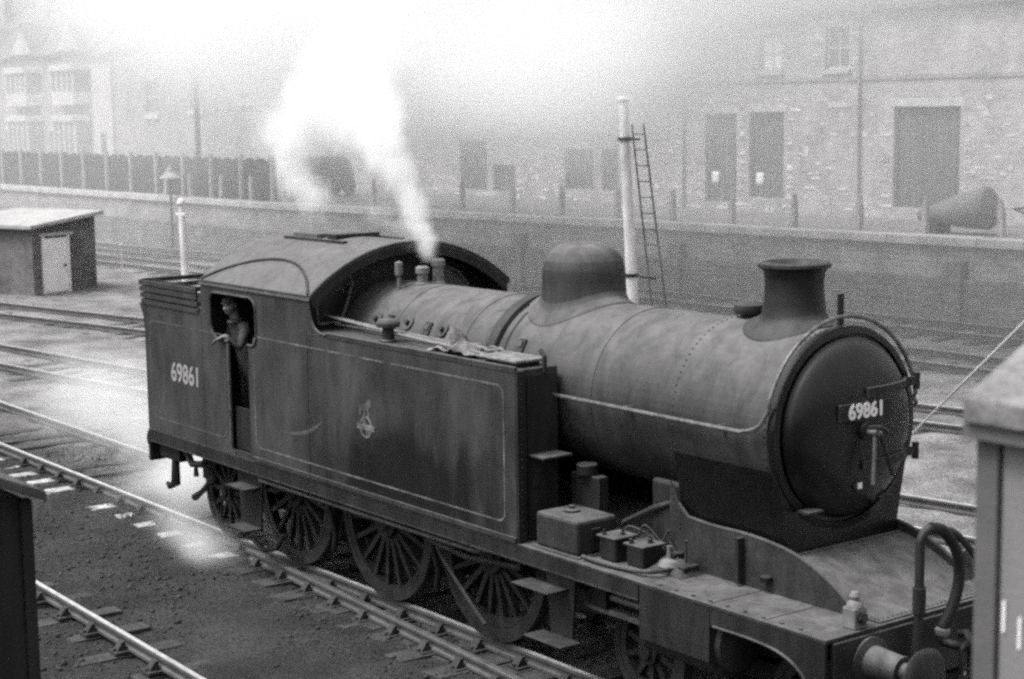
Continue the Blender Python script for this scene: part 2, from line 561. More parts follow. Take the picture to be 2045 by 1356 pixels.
# loose clinker and ballast over the near ground
def stones(name, n, xr, yr, smin, smax, m, seed, label):
    r = np.random.default_rng(seed)
    oc = np.array([(1, 0, 0), (-1, 0, 0), (0, 1, 0), (0, -1, 0), (0, 0, 1), (0, 0, -1)], float)
    of = np.array([(0, 2, 4), (2, 1, 4), (1, 3, 4), (3, 0, 4), (2, 0, 5), (1, 2, 5), (3, 1, 5), (0, 3, 5)])
    px = r.uniform(*xr, n); py = r.uniform(*yr, n)
    keep = vnoise(px, py, 9, 0.8) + 0.3 * r.random(n) > 0.45
    px, py = px[keep], py[keep]; n = len(px)
    s = r.uniform(smin, smax, n)
    pz = GZ + 0.065 * (vnoise(px, py, 1, 1.7) - 0.5) + 0.05 * (vnoise(px, py, 2, 0.45) - 0.5) + 0.03 * (vnoise(px, py, 3, 0.22) - 0.5)
    vv = oc[None] * (s[:, None, None] * r.uniform(0.5, 1.2, (n, 6, 1)))
    th = r.uniform(0, 6.28, n); ph = r.uniform(0, 6.28, n)
    c, d = np.cos(th)[:, None], np.sin(th)[:, None]
    x_, y_ = vv[..., 0] * c - vv[..., 1] * d, vv[..., 0] * d + vv[..., 1] * c
    c, d = np.cos(ph)[:, None], np.sin(ph)[:, None]
    y2, z2 = y_ * c - vv[..., 2] * d, y_ * d + vv[..., 2] * c
    vv = np.stack([x_ + px[:, None], y2 + py[:, None], z2 * 0.7 + pz[:, None] + 0.2 * s[:, None]], -1)
    ff = of[None] + (np.arange(n) * 6)[:, None, None]
    me = bpy.data.meshes.new(name)
    nv, nf = n * 6, n * 8
    me.vertices.add(nv); me.vertices.foreach_set('co', vv.reshape(-1))
    me.loops.add(nf * 3); me.loops.foreach_set('vertex_index', ff.reshape(-1).astype(np.int32))
    me.polygons.add(nf); me.polygons.foreach_set('loop_start', np.arange(0, nf * 3, 3, dtype=np.int32))
    me.update(calc_edges=True)
    ob = bpy.data.objects.new(name, me)
    me.materials.append(m)
    COL.objects.link(ob)
    tag(ob, label, 'gravel', kind='stuff')
stones('gravel', 60000, (-16, 4.5), (-6.5, 2.4), 0.005, 0.020, M_stone, 5, 'loose cinders and gravel between the near tracks')

stones('clinker', 2600, (-14, 4.5), (-6.5, 2.2), 0.022, 0.05, M_stone, 8, 'larger lumps of clinker strewn beside the rails')

# ------------------------------------------------------------------ tracks
def interp_path(pts, x):
    return np.interp(x, [p[0] for p in pts], [p[1] for p in pts])

def smooth_path(pts, step=1.0):
    xs_ = np.arange(pts[0][0], pts[-1][0] + 1e-6, step)
    q = np.array(bez([(a, b, 0) for a, b in pts], 40 * len(pts)))
    return [(x, float(np.interp(x, q[:, 0], q[:, 1]))) for x in xs_]

def offset_path(path, d):
    out = []
    for i, (x, y) in enumerate(path):
        a, b = path[max(i - 1, 0)], path[min(i + 1, len(path) - 1)]
        t = V(b[0] - a[0], b[1] - a[1]); t /= np.linalg.norm(t)
        out.append((x - t[1] * d, y + t[0] * d))
    return out

RAIL_PROF = [(-0.034, -0.14), (0.034, -0.14), (0.034, -0.112), (0.010, -0.098), (0.010, -0.048), (0.034, -0.036), (0.034, -0.008), (0.026, 0.0), (-0.026, 0.0), (-0.034, -0.008), (-0.034, -0.036), (-0.010, -0.048), (-0.010, -0.098), (-0.034, -0.112)]
def rail_obj(path, parent, shiny):
    mb = MB()
    k = len(RAIL_PROF)
    vs_, fs_ = [], []
    for i, (x, y) in enumerate(path):
        a, b = path[max(i - 1, 0)], path[min(i + 1, len(path) - 1)]
        t = V(b[0] - a[0], b[1] - a[1]); t /= np.linalg.norm(t)
        for (w, h) in RAIL_PROF:
            vs_.append((x - t[1] * w, y + t[0] * w, h))
    for i in range(len(path) - 1):
        for j in range(k):
            fs_.append((i * k + j, i * k + (j + 1) % k, (i + 1) * k + (j + 1) % k, (i + 1) * k + j))
    fs_ += [tuple(range(k))[::-1], tuple((len(path) - 1) * k + j for j in range(k))]
    mb.add(vs_, fs_)
    ob = mb.build('rail', M_rail, parent, smooth=30)
    ob.data.materials.append(M_railtop)
    if shiny:
        for p in ob.data.polygons:
            if p.normal.z > 0.9 and p.center.z > -0.004:
                p.material_index = 1
    return ob

cm = MB()
cm.box(-0.10, 0.10, -0.18, 0.18, -0.165, -0.135)
for s in (-1, 1):
    cm.prism([(s * 0.05, -0.136), (s * 0.15, -0.136), (s * 0.085, -0.045), (s * 0.05, -0.045)], 'x', -0.05, 0.05)
    cm.cyl((0, s * 0.155, -0.135), (0, s * 0.155, -0.11), 0.022, n=8)
CHAIR_ME = cm.mesh('rail_chair', 30)
CHAIR_ME.materials.append(M_chair)
SLEEP_ME, SLEEPW_ME = [], []
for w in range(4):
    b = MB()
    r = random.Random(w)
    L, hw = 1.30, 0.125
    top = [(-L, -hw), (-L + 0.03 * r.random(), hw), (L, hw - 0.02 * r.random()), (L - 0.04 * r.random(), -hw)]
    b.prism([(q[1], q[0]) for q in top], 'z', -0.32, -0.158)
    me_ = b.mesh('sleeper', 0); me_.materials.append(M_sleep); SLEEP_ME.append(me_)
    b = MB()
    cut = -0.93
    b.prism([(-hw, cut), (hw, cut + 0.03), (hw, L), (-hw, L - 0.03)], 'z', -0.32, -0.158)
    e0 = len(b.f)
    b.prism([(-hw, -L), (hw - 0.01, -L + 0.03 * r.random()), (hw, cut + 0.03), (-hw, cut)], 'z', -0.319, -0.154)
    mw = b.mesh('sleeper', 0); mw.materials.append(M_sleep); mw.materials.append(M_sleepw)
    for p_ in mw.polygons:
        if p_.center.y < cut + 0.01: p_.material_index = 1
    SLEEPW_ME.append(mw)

def track(label, pts, spacing, x0=None, x1=None, shiny=(True, True), chairs=(None, None), lit_ends=None, skip=None, dz=0.0):
    path = smooth_path(pts)
    o = thing('railway_track', label, 'railway track', (path[0][0], path[0][1], 0))
    for s, sh in zip((-1, 1), shiny):
        rail_obj(offset_path(path, s * 0.7525), o, sh)
    x = path[0][0] + 0.3
    i = 0
    while x < path[-1][0]:
        y = float(np.interp(x, [p[0] for p in path], [p[1] for p in path]))
        y2 = float(np.interp(x + 0.5, [p[0] for p in path], [p[1] for p in path]))
        ang = math.atan2(y2 - y, 0.5)
        if not (skip and skip(x)):
            me_ = (SLEEPW_ME if lit_ends and lit_ends(x) else SLEEP_ME)[i % 4]
            c = bpy.data.objects.new('sleeper', me_)
            c.location = (x - ORG[o.name][0], y - ORG[o.name][1], dz + random.uniform(-0.008, 0.006))
            c.rotation_euler.z = ang + random.uniform(-0.02, 0.02)
            c.parent = o
            COL.objects.link(c)
            for s in (-1, 1):
                if chairs[0] is not None and chairs[0] < x < chairs[1]:
                    k = bpy.data.objects.new('rail_chair', CHAIR_ME)
                    k.location = (x - math.sin(ang) * s * 0.7525 - ORG[o.name][0], y + math.cos(ang) * s * 0.7525 - ORG[o.name][1], 0)
                    k.rotation_euler.z = ang
                    k.parent = o
                    COL.objects.link(k)
        x += spacing * random.uniform(0.95, 1.05)
        i += 1
    return o

track('nearest railway track with one worn rail crossing the lower left corner', [(-16, -4.2), (-8, -4.25), (0, -4.42), (4, -4.5)], 0.76, chairs=(-9, 1), dz=-0.022)
track('railway track carrying the locomotive, sleeper ends painted with pale steam light behind it', [(-26, 0.05), (-12, 0), (0, 0), (9, 0)], 0.72, chairs=(-14, 5), lit_ends=lambda x: x < -6.2, shiny=(True, True))
track('curving railway track next beyond the locomotive, shiny rails', [(-46, 0.6), (-34, 2.0), (-25, 3.2), (-19, 4.0), (-10, 5.4), (-2, 6.7), (8, 8.2)], 0.78, dz=-0.016)
track('curving railway track passing in front of the small brick hut', [(-60, 2.2), (-44, 4.6), (-34, 6.6), (-28, 7.9), (-16, 10.4), (-6, 12.6), (5, 14.6)], 0.80, dz=-0.016)
track('second railway track from the retaining wall', [(-90, 11.5), (-60, 14.2), (-47, 15.6), (-39, 16.3), (-25, 17.3), (-10, 17.9), (4, 18.6)], 0.85)
track('farthest railway track running along the foot of the retaining wall', [(-95, 15.2), (-70, 17.0), (-50, 18.3), (-31, 21.3), (-16, 21.9), (4, 22.6)], 0.85)

# diverging point rail beside the locomotive's track on long timbers
tn = thing('turnout_rail', 'worn point rail diverging beside the locomotive wheels on long dark timbers', 'point rail', (-5.9, -0.95, 0))
pr = [(x, -0.93 - 0.055 * (x + 5.9) - 0.002 * (x + 5.9) ** 2) for x in np.arange(-5.9, 6.1, 0.5)]
rail_obj(pr, tn, False)
x = -5.6
while x < 3:
    y = float(np.interp(x, [p[0] for p in pr], [p[1] for p in pr]))
    k = bpy.data.objects.new('rail_chair', CHAIR_ME)
    k.location = (x + 5.9, y + 0.95, 0); k.parent = tn; COL.objects.link(k)
    b = MB()
    yo = -1.42 - 0.075 * (x + 5.0)
    j = random.uniform(-0.05, 0.05)
    b.prism([(x - 0.15, yo + j), (x + 0.15, yo + j + 0.03), (x + 0.15, -0.5), (x - 0.15, -0.5)], 'z', -0.30, -0.148)
    b.build('timber', M_sleep, tn, smooth=0)
    x += 0.66

# ------------------------------------------------------------------ retaining wall, street
WALL = [(-175, 19.6), (-69, 20.0), (-44, 20.4), (-31.6, 22.0), (-23.4, 23.0), (-13, 24.0), (8, 25.6), (62, 29.5)]
WZ = 1.86
def wall_y(x):
    return float(np.interp(x, [p[0] for p in WALL], [p[1] for p in WALL]))
rw = thing('retaining_wall', 'long sooty stone retaining wall with pale coping behind the tracks', 'retaining wall', (-30, 22.2, 0))
def ribbon(path, y0, y1, z0, z1):
    mb = MB()
    vs_, fs_ = [], []
    for x, y in path:
        vs_ += [(x, y + y0, z0), (x, y + y1, z0), (x, y + y1, z1), (x, y + y0, z1)]
    for i in range(len(path) - 1):
        for k in range(4):
            fs_.append((i * 4 + k, i * 4 + (k + 1) % 4, (i + 1) * 4 + (k + 1) % 4, (i + 1) * 4 + k))
    fs_ += [(0, 1, 2, 3), tuple((len(path) - 1) * 4 + k for k in (3, 2, 1, 0))]
    return mb.add(vs_, fs_)
ribbon(WALL, 0.0, 0.55, -0.3, WZ - 0.14).build('wall_face', M_wallstone, rw, smooth=0)
ribbon(WALL, -0.16, -0.003, -0.3, 0.92).build('plinth', M_plinth, rw, smooth=0)
x = -100.0
while x < 10:
    L = random.uniform(1.1, 1.5)
    ya, yb = wall_y(x), wall_y(x + L)
    b = MB()
    dz = random.uniform(-0.012, 0.012)
    b.prism([(x + 0.012, ya - 0.12), (x + L - 0.012, yb - 0.12), (x + L - 0.012, yb + 0.50), (x + 0.012, ya + 0.50)], 'z', WZ - 0.139, WZ + 0.06 + dz)
    b.build('coping_stone', M_coping, rw, smooth=0)
    x += L
for px_ in (-30.6, -24.2, -15.0):
    b = MB(); y = wall_y(px_)
    b.prism([(px_ - 0.22, y - 0.28), (px_ + 0.22, y - 0.28), (px_ + 0.22, y - 0.003), (px_ - 0.22, y - 0.003)], 'z', -0.25, 1.35)
    b.build('buttress', M_plinth, rw, smooth=0)
# street behind the wall
b = MB()
n = len(WALL)
for i in range(n - 1):
    (xa, ya), (xb, yb) = WALL[i], WALL[i + 1]
    b.add([(xa, ya + 0.5, WZ - 0.02), (xb, yb + 0.5, WZ - 0.02), (xb, 108, WZ - 0.02), (xa, 108, WZ - 0.02)], [(0, 1, 2, 3)])
st = b.build('street', M_street, smooth=0)
tag(st, kind='structure')

# ------------------------------------------------------------------ buildings
def facade(name, th, x0, x1, z0, z1, y, ops, m, depth=7.0):
    """front wall with real openings; ops = (xa, xb, za, zb)"""
    xc = sorted({x0, x1, *[o[0] for o in ops], *[o[1] for o in ops]})
    zc = sorted({z0, z1, *[o[2] for o in ops], *[o[3] for o in ops]})
    b = MB()
    for i in range(len(xc) - 1):
        for j in range(len(zc) - 1):
            cx_, cz_ = (xc[i] + xc[i + 1]) / 2, (zc[j] + zc[j + 1]) / 2
            if any(o[0] < cx_ < o[1] and o[2] < cz_ < o[3] for o in ops):
                continue
            b.add([(xc[i], y, zc[j]), (xc[i + 1], y, zc[j]), (xc[i + 1], y, zc[j + 1]), (xc[i], y, zc[j + 1])], [(0, 1, 2, 3)])
    R = 0.3
    for xa, xb, za, zb in ops:
        b.add([(xa, y, za), (xb, y, za), (xb, y, zb), (xa, y, zb), (xa, y + R, za), (xb, y + R, za), (xb, y + R, zb), (xa, y + R, zb)],
              [(0, 4, 7, 3), (1, 2, 6, 5), (0, 1, 5, 4), (3, 7, 6, 2)])
    D = y + depth
    b.add([(x0, y, z0), (x1, y, z0), (x1, y, z1), (x0, y, z1), (x0, D, z0), (x1, D, z0), (x1, D, z1), (x0, D, z1)],
          [(0, 3, 7, 4), (1, 5, 6, 2), (4, 7, 6, 5), (3, 2, 6, 7)])
    return b.build(name, m, th, smooth=0)

def window(th, xa, xb, za, zb, y, lintel=True, sill=True, blind=0.0, mullion=True, wl_=0.14, nm='window'):
    b = MB()
    t = 0.07
    yy = y + 0.13
    b.box(xa, xa + t, yy, yy + 0.06, za, zb); b.box(xb - t, xb, yy, yy + 0.06, za, zb)
    b.box(xa + t, xb - t, yy, yy + 0.06, za, za + t); b.box(xa + t, xb - t, yy, yy + 0.06, zb - t, zb)
    b.box(xa + t, xb - t, yy - 0.01, yy + 0.05, (za + zb) / 2 - 0.03, (za + zb) / 2 + 0.03)
    if mullion:
        xm = (xa + xb) / 2
        b.box(xm - 0.03, xm + 0.03, yy + 0.003, yy + 0.055, za + t, (za + zb) / 2 - 0.03)
        b.box(xm - 0.03, xm + 0.03, yy + 0.003, yy + 0.055, (za + zb) / 2 + 0.03, zb - t)
    w = b.build(nm, M_trim, th, smooth=0)
    for k in (0, 1):
        z0_, z1_ = (za, (za + zb) / 2) if k == 0 else ((za + zb) / 2, zb)
        MB().box(xa + 0.02, xb - 0.02, yy + 0.062, yy + 0.075, z0_ + 0.005, z1_ - 0.005).build('pane', M_pane, w, smooth=0)
    if blind:
        MB().box(xa + 0.08, xb - 0.08, yy + 0.02, yy + 0.056, zb - (zb - za) * blind, zb - 0.08).build('blind', M_blind, w, smooth=0)
    if lintel:
        MB().box(xa - 0.12, xb + 0.12, y - 0.02, y + 0.10, zb + 0.004, zb + 0.22).build('lintel', M_lintel, w, smooth=0, bevel=0.01)
    if sill:
        MB().box(xa - 0.12, xb + 0.12, y - 0.12, y + 0.12, za - wl_, za - 0.004).build('sill', M_lintel, w, smooth=0, bevel=0.01)
    return w

def plank_door(th, xa, xb, za, zb, y, m=M_door_w, lint=True, n=None):
    d = bpy.data.objects.new('door', None); d.parent = th; COL.objects.link(d); ORG[d.name] = ORG[th.name]
    n = n or max(4, int((xb - xa) / 0.22))
    w = (xb - xa) / n
    for i in range(n):
        MB().box(xa + i * w + 0.008, xa + (i + 1) * w - 0.008, y + 0.16 + random.uniform(0, .012), y + 0.21, za, zb).build('plank', m, d, smooth=0)
    MB().box(xa, xb, y + 0.212, y + 0.26, za, zb).build('door_ledge', m, d, smooth=0)
    if lint:
        MB().box(xa - 0.15, xb + 0.15, y - 0.015, y + 0.12, zb + 0.004, zb + 0.24).build('lintel', M_lintel, d, smooth=0, bevel=0.01)
    return d

def pitched_roof(th, x0, x1, y0, y1, z, rise, m=M_slate, over=0.25, nm='roof'):
    ym = (y0 + y1) / 2
    b = MB()
    t = 0.12
    b.prism([(y0 - over, z + 0.006), (ym, z + rise), (y1 + over, z + 0.006), (y1 + over, z + 0.006 + t), (ym, z + rise + t), (y0 - over, z + 0.006 + t)], 'x', x0 - 0.1, x1 + 0.1)
    r_ = b.build(nm, m, th, smooth=0)
    # slate courses stand slightly proud
    L = math.hypot(ym - y0 + over, rise)
    k = int(L / 0.45)
    for i in range(k):
        f0, f1 = i / k, (i + 1) / k
        ya, yb = y0 - over + (ym - y0 + over) * f0, y0 - over + (ym - y0 + over) * f1
        za, zb = z + t + 0.01 + rise * f0, z + t + 0.01 + rise * f1
        c = MB()
        c.add([(x0 - 0.12, ya - 0.02, za + 0.03), (x1 + 0.12, ya - 0.02, za + 0.03), (x1 + 0.12, yb, zb + 0.012), (x0 - 0.12, yb, zb + 0.012),
               (x0 - 0.12, ya - 0.02, za), (x1 + 0.12, ya - 0.02, za), (x1 + 0.12, yb, zb), (x0 - 0.12, yb, zb)],
              [(0, 1, 2, 3), (4, 7, 6, 5), (0, 4, 5, 1), (1, 5, 6, 2), (2, 6, 7, 3), (3, 7, 4, 0)])
        c.build('slate_course', m, r_, smooth=0)
    return r_

def chimney_stack(roof, x, y, z0, z1):
    c = MB(); c.box(x - 0.45, x + 0.45, y - 0.3, y + 0.3, z0, z1); c.box(x - 0.52, x + 0.52, y - 0.37, y + 0.37, z1 + 0.003, z1 + 0.15)
    for dx in (-0.25, 0.25):
        c.lathe([(0.13, z1 + 0.153), (0.11, z1 + 0.5), (0.0, z1 + 0.5)], (x + dx, y, 0), 'z', 10)
    c.build('chimney', M_brickB, roof, smooth=30)

def gutter(th, x0, x1, y, z):
    MB().cyl((x0, y, z), (x1, y, z), 0.07, n=8).build('gutter', M_fence, th)

FY = 29.0
SZ = WZ - 0.02
def scatter_bricks(th, x0, x1, z0, z1, y, n, ops, seed):
    r = random.Random(seed)
    ms = []
    for (w, h) in ((0.23, 0.07), (0.23, 0.15), (0.46, 0.07), (0.11, 0.07), (0.34, 0.07)):
        b = MB().box(-w / 2, w / 2, -0.012, 0.05, -h / 2, h / 2)
        q = b.mesh('brick', 0); q.materials.append(M_pbrick); ms.append((q, w))
    k = 0
    while k < n:
        x = r.uniform(x0 + 0.3, x1 - 0.3); z = z0 + 0.15 * int(r.uniform(0, (z1 - z0) / 0.15)) + 0.08
        if r.random() < 0.4 and ops:
            o = r.choice(ops); x = (o[0] - 0.28) if r.random() < 0.5 else (o[1] + 0.28); z = r.uniform(o[2], o[3])
            z = z0 + 0.15 * int((z - z0) / 0.15) + 0.08
        if any(o[0] - 0.27 < x < o[1] + 0.27 and o[2] - 0.1 < z < o[3] + 0.3 for o in ops) or not (x0 + .3 < x < x1 - .3):
            continue
        c = bpy.data.objects.new('brick', r.choice(ms)[0])
        c.location = (x - ORG[th.name][0], y - ORG[th.name][1], z - ORG[th.name][2]); c.parent = th; COL.objects.link(c)
        k += 1

# right-hand works building, two eaves heights
wb = thing('brick_building', 'long two-storey brick building with tall plank doors, paired windows and pale lintels', 'building', (-20, FY, SZ))
ops = [(-29.62, -28.16, 2.1, 4.96), (-27.58, -26.06, 2.3, 5.0), (-21.62, -19.22, 2.2, 5.12),
       (-27.14, -26.19, 6.28, 7.42), (-24.36, -23.4, 6.28, 7.53), (-14.0, -12.6, 2.2, 5.0)]
opsA = [o for o in ops if o[1] < -25.4]; opsB = [o for o in ops if o[0] > -25.4]
facade('wall', wb, -33.0, -25.4, SZ - 0.02, 7.78, FY, opsA, M_brickA)
facade('wall', wb, -25.4, -6.0, SZ - 0.02, 7.93, FY - 0.004, opsB, M_brickA)
for o in ops:
    (plank_door if o[2] < 4 else lambda t, a, b_, c, d, y: window(t, a, b_, c, d, y, blind=(0.93 if a < -27 else 0.0)))(wb, o[0], o[1], o[2], o[3], FY)
MB().box(-33.0, -6.0, FY - 0.05, FY - 0.008, 5.92, 6.04).build('string_course', M_brickB, wb, smooth=0)
pitched_roof(wb, -33.0, -25.41, FY, FY + 7, 7.78, 2.6)
r_ = pitched_roof(wb, -25.39, -6.0, FY, FY + 7, 7.94, 2.6)
chimney_stack(r_, -25.6, FY + 2.6, 9.6, 11.4)
chimney_stack(r_, -17.5, FY + 2.6, 9.6, 11.4)
gutter(wb, -33, -25.4, FY - 0.14, 7.76); gutter(wb, -25.4, -6.0, FY - 0.14, 7.92)
for px_ in (-22.9, -30.6):
    MB().cyl((px_, FY - 0.08, SZ), (px_, FY - 0.08, 7.8), 0.04, n=8).build('downpipe', M_downpipe, wb)
MB().box(-24.2, -23.3, FY - 0.03, FY - 0.008, 5.12, 5.3).build('blocked_lintel', M_lintel, wb, smooth=0)
scatter_bricks(wb, -33.0, -17.0, SZ, 5.4, FY - 0.006, 260, ops, 3)
for i, (nx_, lab) in enumerate(((-29.28, 'small white paper notice on the left of the paired plank doors'), (-27.24, 'small white paper notice on the right of the paired plank doors'))):
    b = MB()
    vs_, fs_ = [], []
    for k in range(5):
        vs_ += [(nx_ - 0.16, FY + 0.146 - 0.012 * math.sin(k), 2.68 + k * 0.1), (nx_ + 0.16, FY + 0.146 - 0.010 * math.cos(k), 2.68 + k * 0.1)]
    for k in range(4):
        fs_.append((2 * k, 2 * k + 1, 2 * k + 3, 2 * k + 2))
    b.add(vs_, fs_)
    ob = b.build('paper_notice', M_white)
    so = ob.modifiers.new('thick', 'SOLIDIFY'); so.thickness = 0.003
    tag(ob, lab, 'notice')

# middle: lower yard building with small doors, half lost in steam
yb_ = thing('yard_wall', 'tall brick yard wall with four dark doorways behind the steam', 'wall', (-42, FY, SZ))
ops = [(-43.7, -41.9, 2.1, 4.0), (-41.5, -40.1, 2.1, 3.1), (-37.05, -35.45, 2.3, 3.75), (-35.0, -34.1, 2.3, 3.75)]
facade('wall', yb_, -52.4, -33.02, SZ - 0.02, 5.8, FY + 0.05, ops, M_brickA, depth=0.5)
for o in ops:
    plank_door(yb_, o[0], o[1], o[2], o[3], FY + 0.05, lint=False)
MB().box(-52.45, -33.05, FY - 0.03, FY + 0.62, 5.804, 5.92).build('coping', M_coping, yb_, smooth=0)
scatter_bricks(yb_, -52.4, -33.0, SZ, 4.8, FY + 0.045, 260, ops, 4)
# house behind the yard wall
bh = thing('brick_house', 'brick house with slate roof standing behind the yard wall, almost lost in steam', 'house', (-43, FY + 8, SZ))
ops = [(x0_, x0_ + 1.0, 6.3, 7.8) for x0_ in (-50.5, -47.0, -43.0, -39.5, -36.0)]
facade('wall', bh, -52.4, -33.05, SZ - 0.02, 8.4, FY + 8, ops, M_brickB)
for o in ops:
    window(bh, *o, FY + 8)
r_ = pitched_roof(bh, -52.4, -33.05, FY + 8, FY + 15, 8.4, 2.6)
chimney_stack(r_, -46, FY + 10.6, 10.2, 12.2)

# left-middle house with white sills
lh = thing('brick_house', 'plain brick house wall with two white window sills beyond the dark fence', 'house', (-64, FY, SZ))
ops = [(-71.8, -70.4, 5.2, 6.9), (-61.5, -59.5, 5.8, 7.6), (-66.8, -65.4, 5.4, 7.1)]
facade('wall', lh, -75.8, -52.42, SZ - 0.02, 8.6, FY, ops, M_brickB)
for o in ops:
    window(lh, *o, FY, wl_=0.28, lintel=False, mullion=False)
r_ = pitched_roof(lh, -75.8, -52.42, FY, FY + 7, 8.6, 2.8)
chimney_stack(r_, -74.0, FY + 2.2, 10.0, 12.3)
gutter(lh, -75.8, -52.5, FY - 0.14, 8.56)
# white gable strip house between
wh = thing('rendered_house', 'narrow whitewashed house end between the bay-windowed houses and the brick wall', 'house', (-77, FY, SZ))
ops = [(-77.45, -76.7, 2.0, 4.2)]
facade('wall', wh, -78.3, -75.82, SZ - 0.02, 8.3, FY - 0.12, ops, mat('whitewashed_render', 0.6, 0.9, 0.12, 1.5))
plank_door(wh, *ops[0], FY - 0.12, lint=False)
pitched_roof(wh, -78.3, -75.83, FY - 0.12, FY + 6.8, 8.3, 2.6)

# far-left terrace with bay windows: two houses
def bay_house(x0, x1, label):
    h = thing('bay_house', label, 'house', ((x0 + x1) / 2, FY, SZ))
    xm = (x0 + x1) / 2
    w = x1 - x0
    ops = [(x0 + 0.5, x0 + 1.5, SZ + 0.05, 4.3)]
    facade('wall', h, x0, x1, SZ - 0.02, 8.5, FY, ops, M_brickB)
    plank_door(h, *ops[0], FY, lint=True)
    bx0, bx1 = x0 + 2.1, x1 - 0.5
    for lev, (za, zb) in enumerate(((2.2, 5.2), (5.75, 8.0))):
        b = MB()
        b.prism([(bx0, FY - 0.004), (bx0 + 0.6, FY - 0.75), (bx1 - 0.6, FY - 0.75), (bx1, FY - 0.004)], 'z', za, za + 0.75)
        bay = b.build('bay_base', M_lintel if lev else M_brickB, h, smooth=0)
        b = MB()
        b.prism([(bx0 - 0.1, FY - 0.004), (bx0 + 0.55, FY - 0.87), (bx1 - 0.55, FY - 0.87), (bx1 + 0.1, FY - 0.004)], 'z', zb - 0.34, zb)
        b.build('bay_cornice', M_lintel, h, smooth=0)
        nm = 5
        for k in range(nm):
            xx = bx0 + 0.62 + (bx1 - bx0 - 1.24) * k / (nm - 1)
            MB().box(xx - 0.09, xx + 0.09, FY - 0.75, FY - 0.60, za + 0.753, zb - 0.343).build('mullion', M_trim, bay, smooth=0)
            if k < nm - 1:
                x2_ = bx0 + 0.62 + (bx1 - bx0 - 1.24) * (k + 1) / (nm - 1)
                MB().box(xx + 0.093, x2_ - 0.093, FY - 0.68, FY - 0.66, za + 0.753, zb - 0.343).build('pane', M_pane, bay, smooth=0)
        for s in (0, 1):
            xa, xb = (bx0 + 0.03, bx0 + 0.50) if s == 0 else (bx1 - 0.03, bx1 - 0.50)
            b = MB()
            b.add([(xa, FY - 0.05, za + 0.753), (xb, FY - 0.64, za + 0.753), (xb, FY - 0.64, zb - 0.343), (xa, FY - 0.05, zb - 0.343)], [(0, 1, 2, 3)])
            p_ = b.build('pane', M_pane, bay, smooth=0)
            so = p_.modifiers.new('thick', 'SOLIDIFY'); so.thickness = 0.015
    r_ = pitched_roof(h, x0 + 0.01, x1 - 0.01, FY, FY + 7.5, 8.5, 3.2)
    # dormer gable over the bay
    b = MB()
    b.prism([(bx0, 8.62), (bx1, 8.62), ((bx0 + bx1) / 2, 10.6)], 'y', FY - 0.3, FY + 2.6)
    gb = b.build('gable', M_slate, r_, smooth=0)
    MB().prism([(bx0 + 0.5, 8.75), (bx1 - 0.5, 8.75), ((bx0 + bx1) / 2, 10.2)], 'y', FY - 0.36, FY - 0.304).build('gable_panel', M_brickA, r_, smooth=0)
    chimney_stack(r_, x0 + 0.6, FY + 3, 11.0, 13.0)
    return h
bay_house(-85.2, -78.35, 'house with white bay windows next to the whitewashed house end')
bay_house(-92.1, -85.24, 'house with white bay windows second from the whitewashed house end')
bay_house(-99.0, -92.14, 'house with white bay windows third from the whitewashed house end')

# ------------------------------------------------------------------ street furniture behind the wall
fence = thing('timber_fence', 'dark creosoted close-boarded fence with pale posts above the retaining wall', 'fence', (-60, 22, SZ))
x = -86.0
bl = MB().box(-0.135, 0.135, -0.014, 0.014, 0, 1.62); bme = bl.mesh('board', 0); bme.materials.append(M_fence)
bl = MB().box(-0.135, 0.135, -0.014, 0.014, 0, 1.55); bme2 = bl.mesh('board', 0); bme2.materials.append(M_fence)
k = 0
while x < -45.2:
    c = bpy.data.objects.new('board', bme if k % 3 else bme2)
    c.location = (x + 60, wall_y(x) + 1.2 - 22 + random.uniform(-.006, .006), 0.02); c.parent = fence; COL.objects.link(c)
    x += 0.285; k += 1
    if x < -85.9 + 300 * 0.285 and k > 295: break
for px_ in np.arange(-86, -45, 2.4):
    MB().box(px_ - 0.07, px_ + 0.07, wall_y(px_) + 1.02, wall_y(px_) + 1.18, SZ, SZ + 1.78).build('post', M_conc, fence, smooth=0, bevel=0.01)
for zz in (SZ + 0.4, SZ + 1.3):
    b = MB(); b.sweep_rect([(x_, wall_y(x_) + 1.26, zz) for x_ in (-86, -69, -56, -45.2)], 0.06, 0.1); b.build('rail', M_fence, fence, smooth=0)

b = MB()
b.prism([(-0.075, 0), (0.075, 0), (0.075, 0.78), (-0.075, 0.78)], 'y', -0.075, 0.075)
b.prism([(-0.06, 0.783), (0.06, 0.783), (0.02, 1.0), (-0.05, 1.0)], 'y', -0.06, 0.06)
post_me = b.mesh('concrete_post', 0); post_me.materials.append(M_conc)
ORD = ['rightmost', 'second from the right', 'third from the right', 'fourth from the right', 'fifth from the right', 'sixth from the right', 'seventh from the right', 'eighth from the right', 'ninth from the right', 'tenth from the right', 'eighth from the left', 'seventh from the left', 'sixth from the left', 'fifth from the left', 'fourth from the left', 'third from the left', 'second from the left', 'leftmost']
for k_, x in enumerate([-53.3, -51.1, -48.6, -46.2, -43.8, -41.2, -38.7, -36.4, -34.2, -31.9, -29.7, -27.4, -25.2, -23.0, -20.8, -18.64, -16.62, -14.38][::-1]):
    c = bpy.data.objects.new('concrete_post', post_me)
    c.location = (x, wall_y(x) + 0.75, SZ); c.rotation_euler = (random.uniform(-.05, .05), random.uniform(-.06, .06), random.uniform(-.2, .2))
    COL.objects.link(c)
    tag(c, 'short concrete fence post on the retaining wall, ' + ORD[k_], 'fence post', 'concrete posts along the retaining wall')

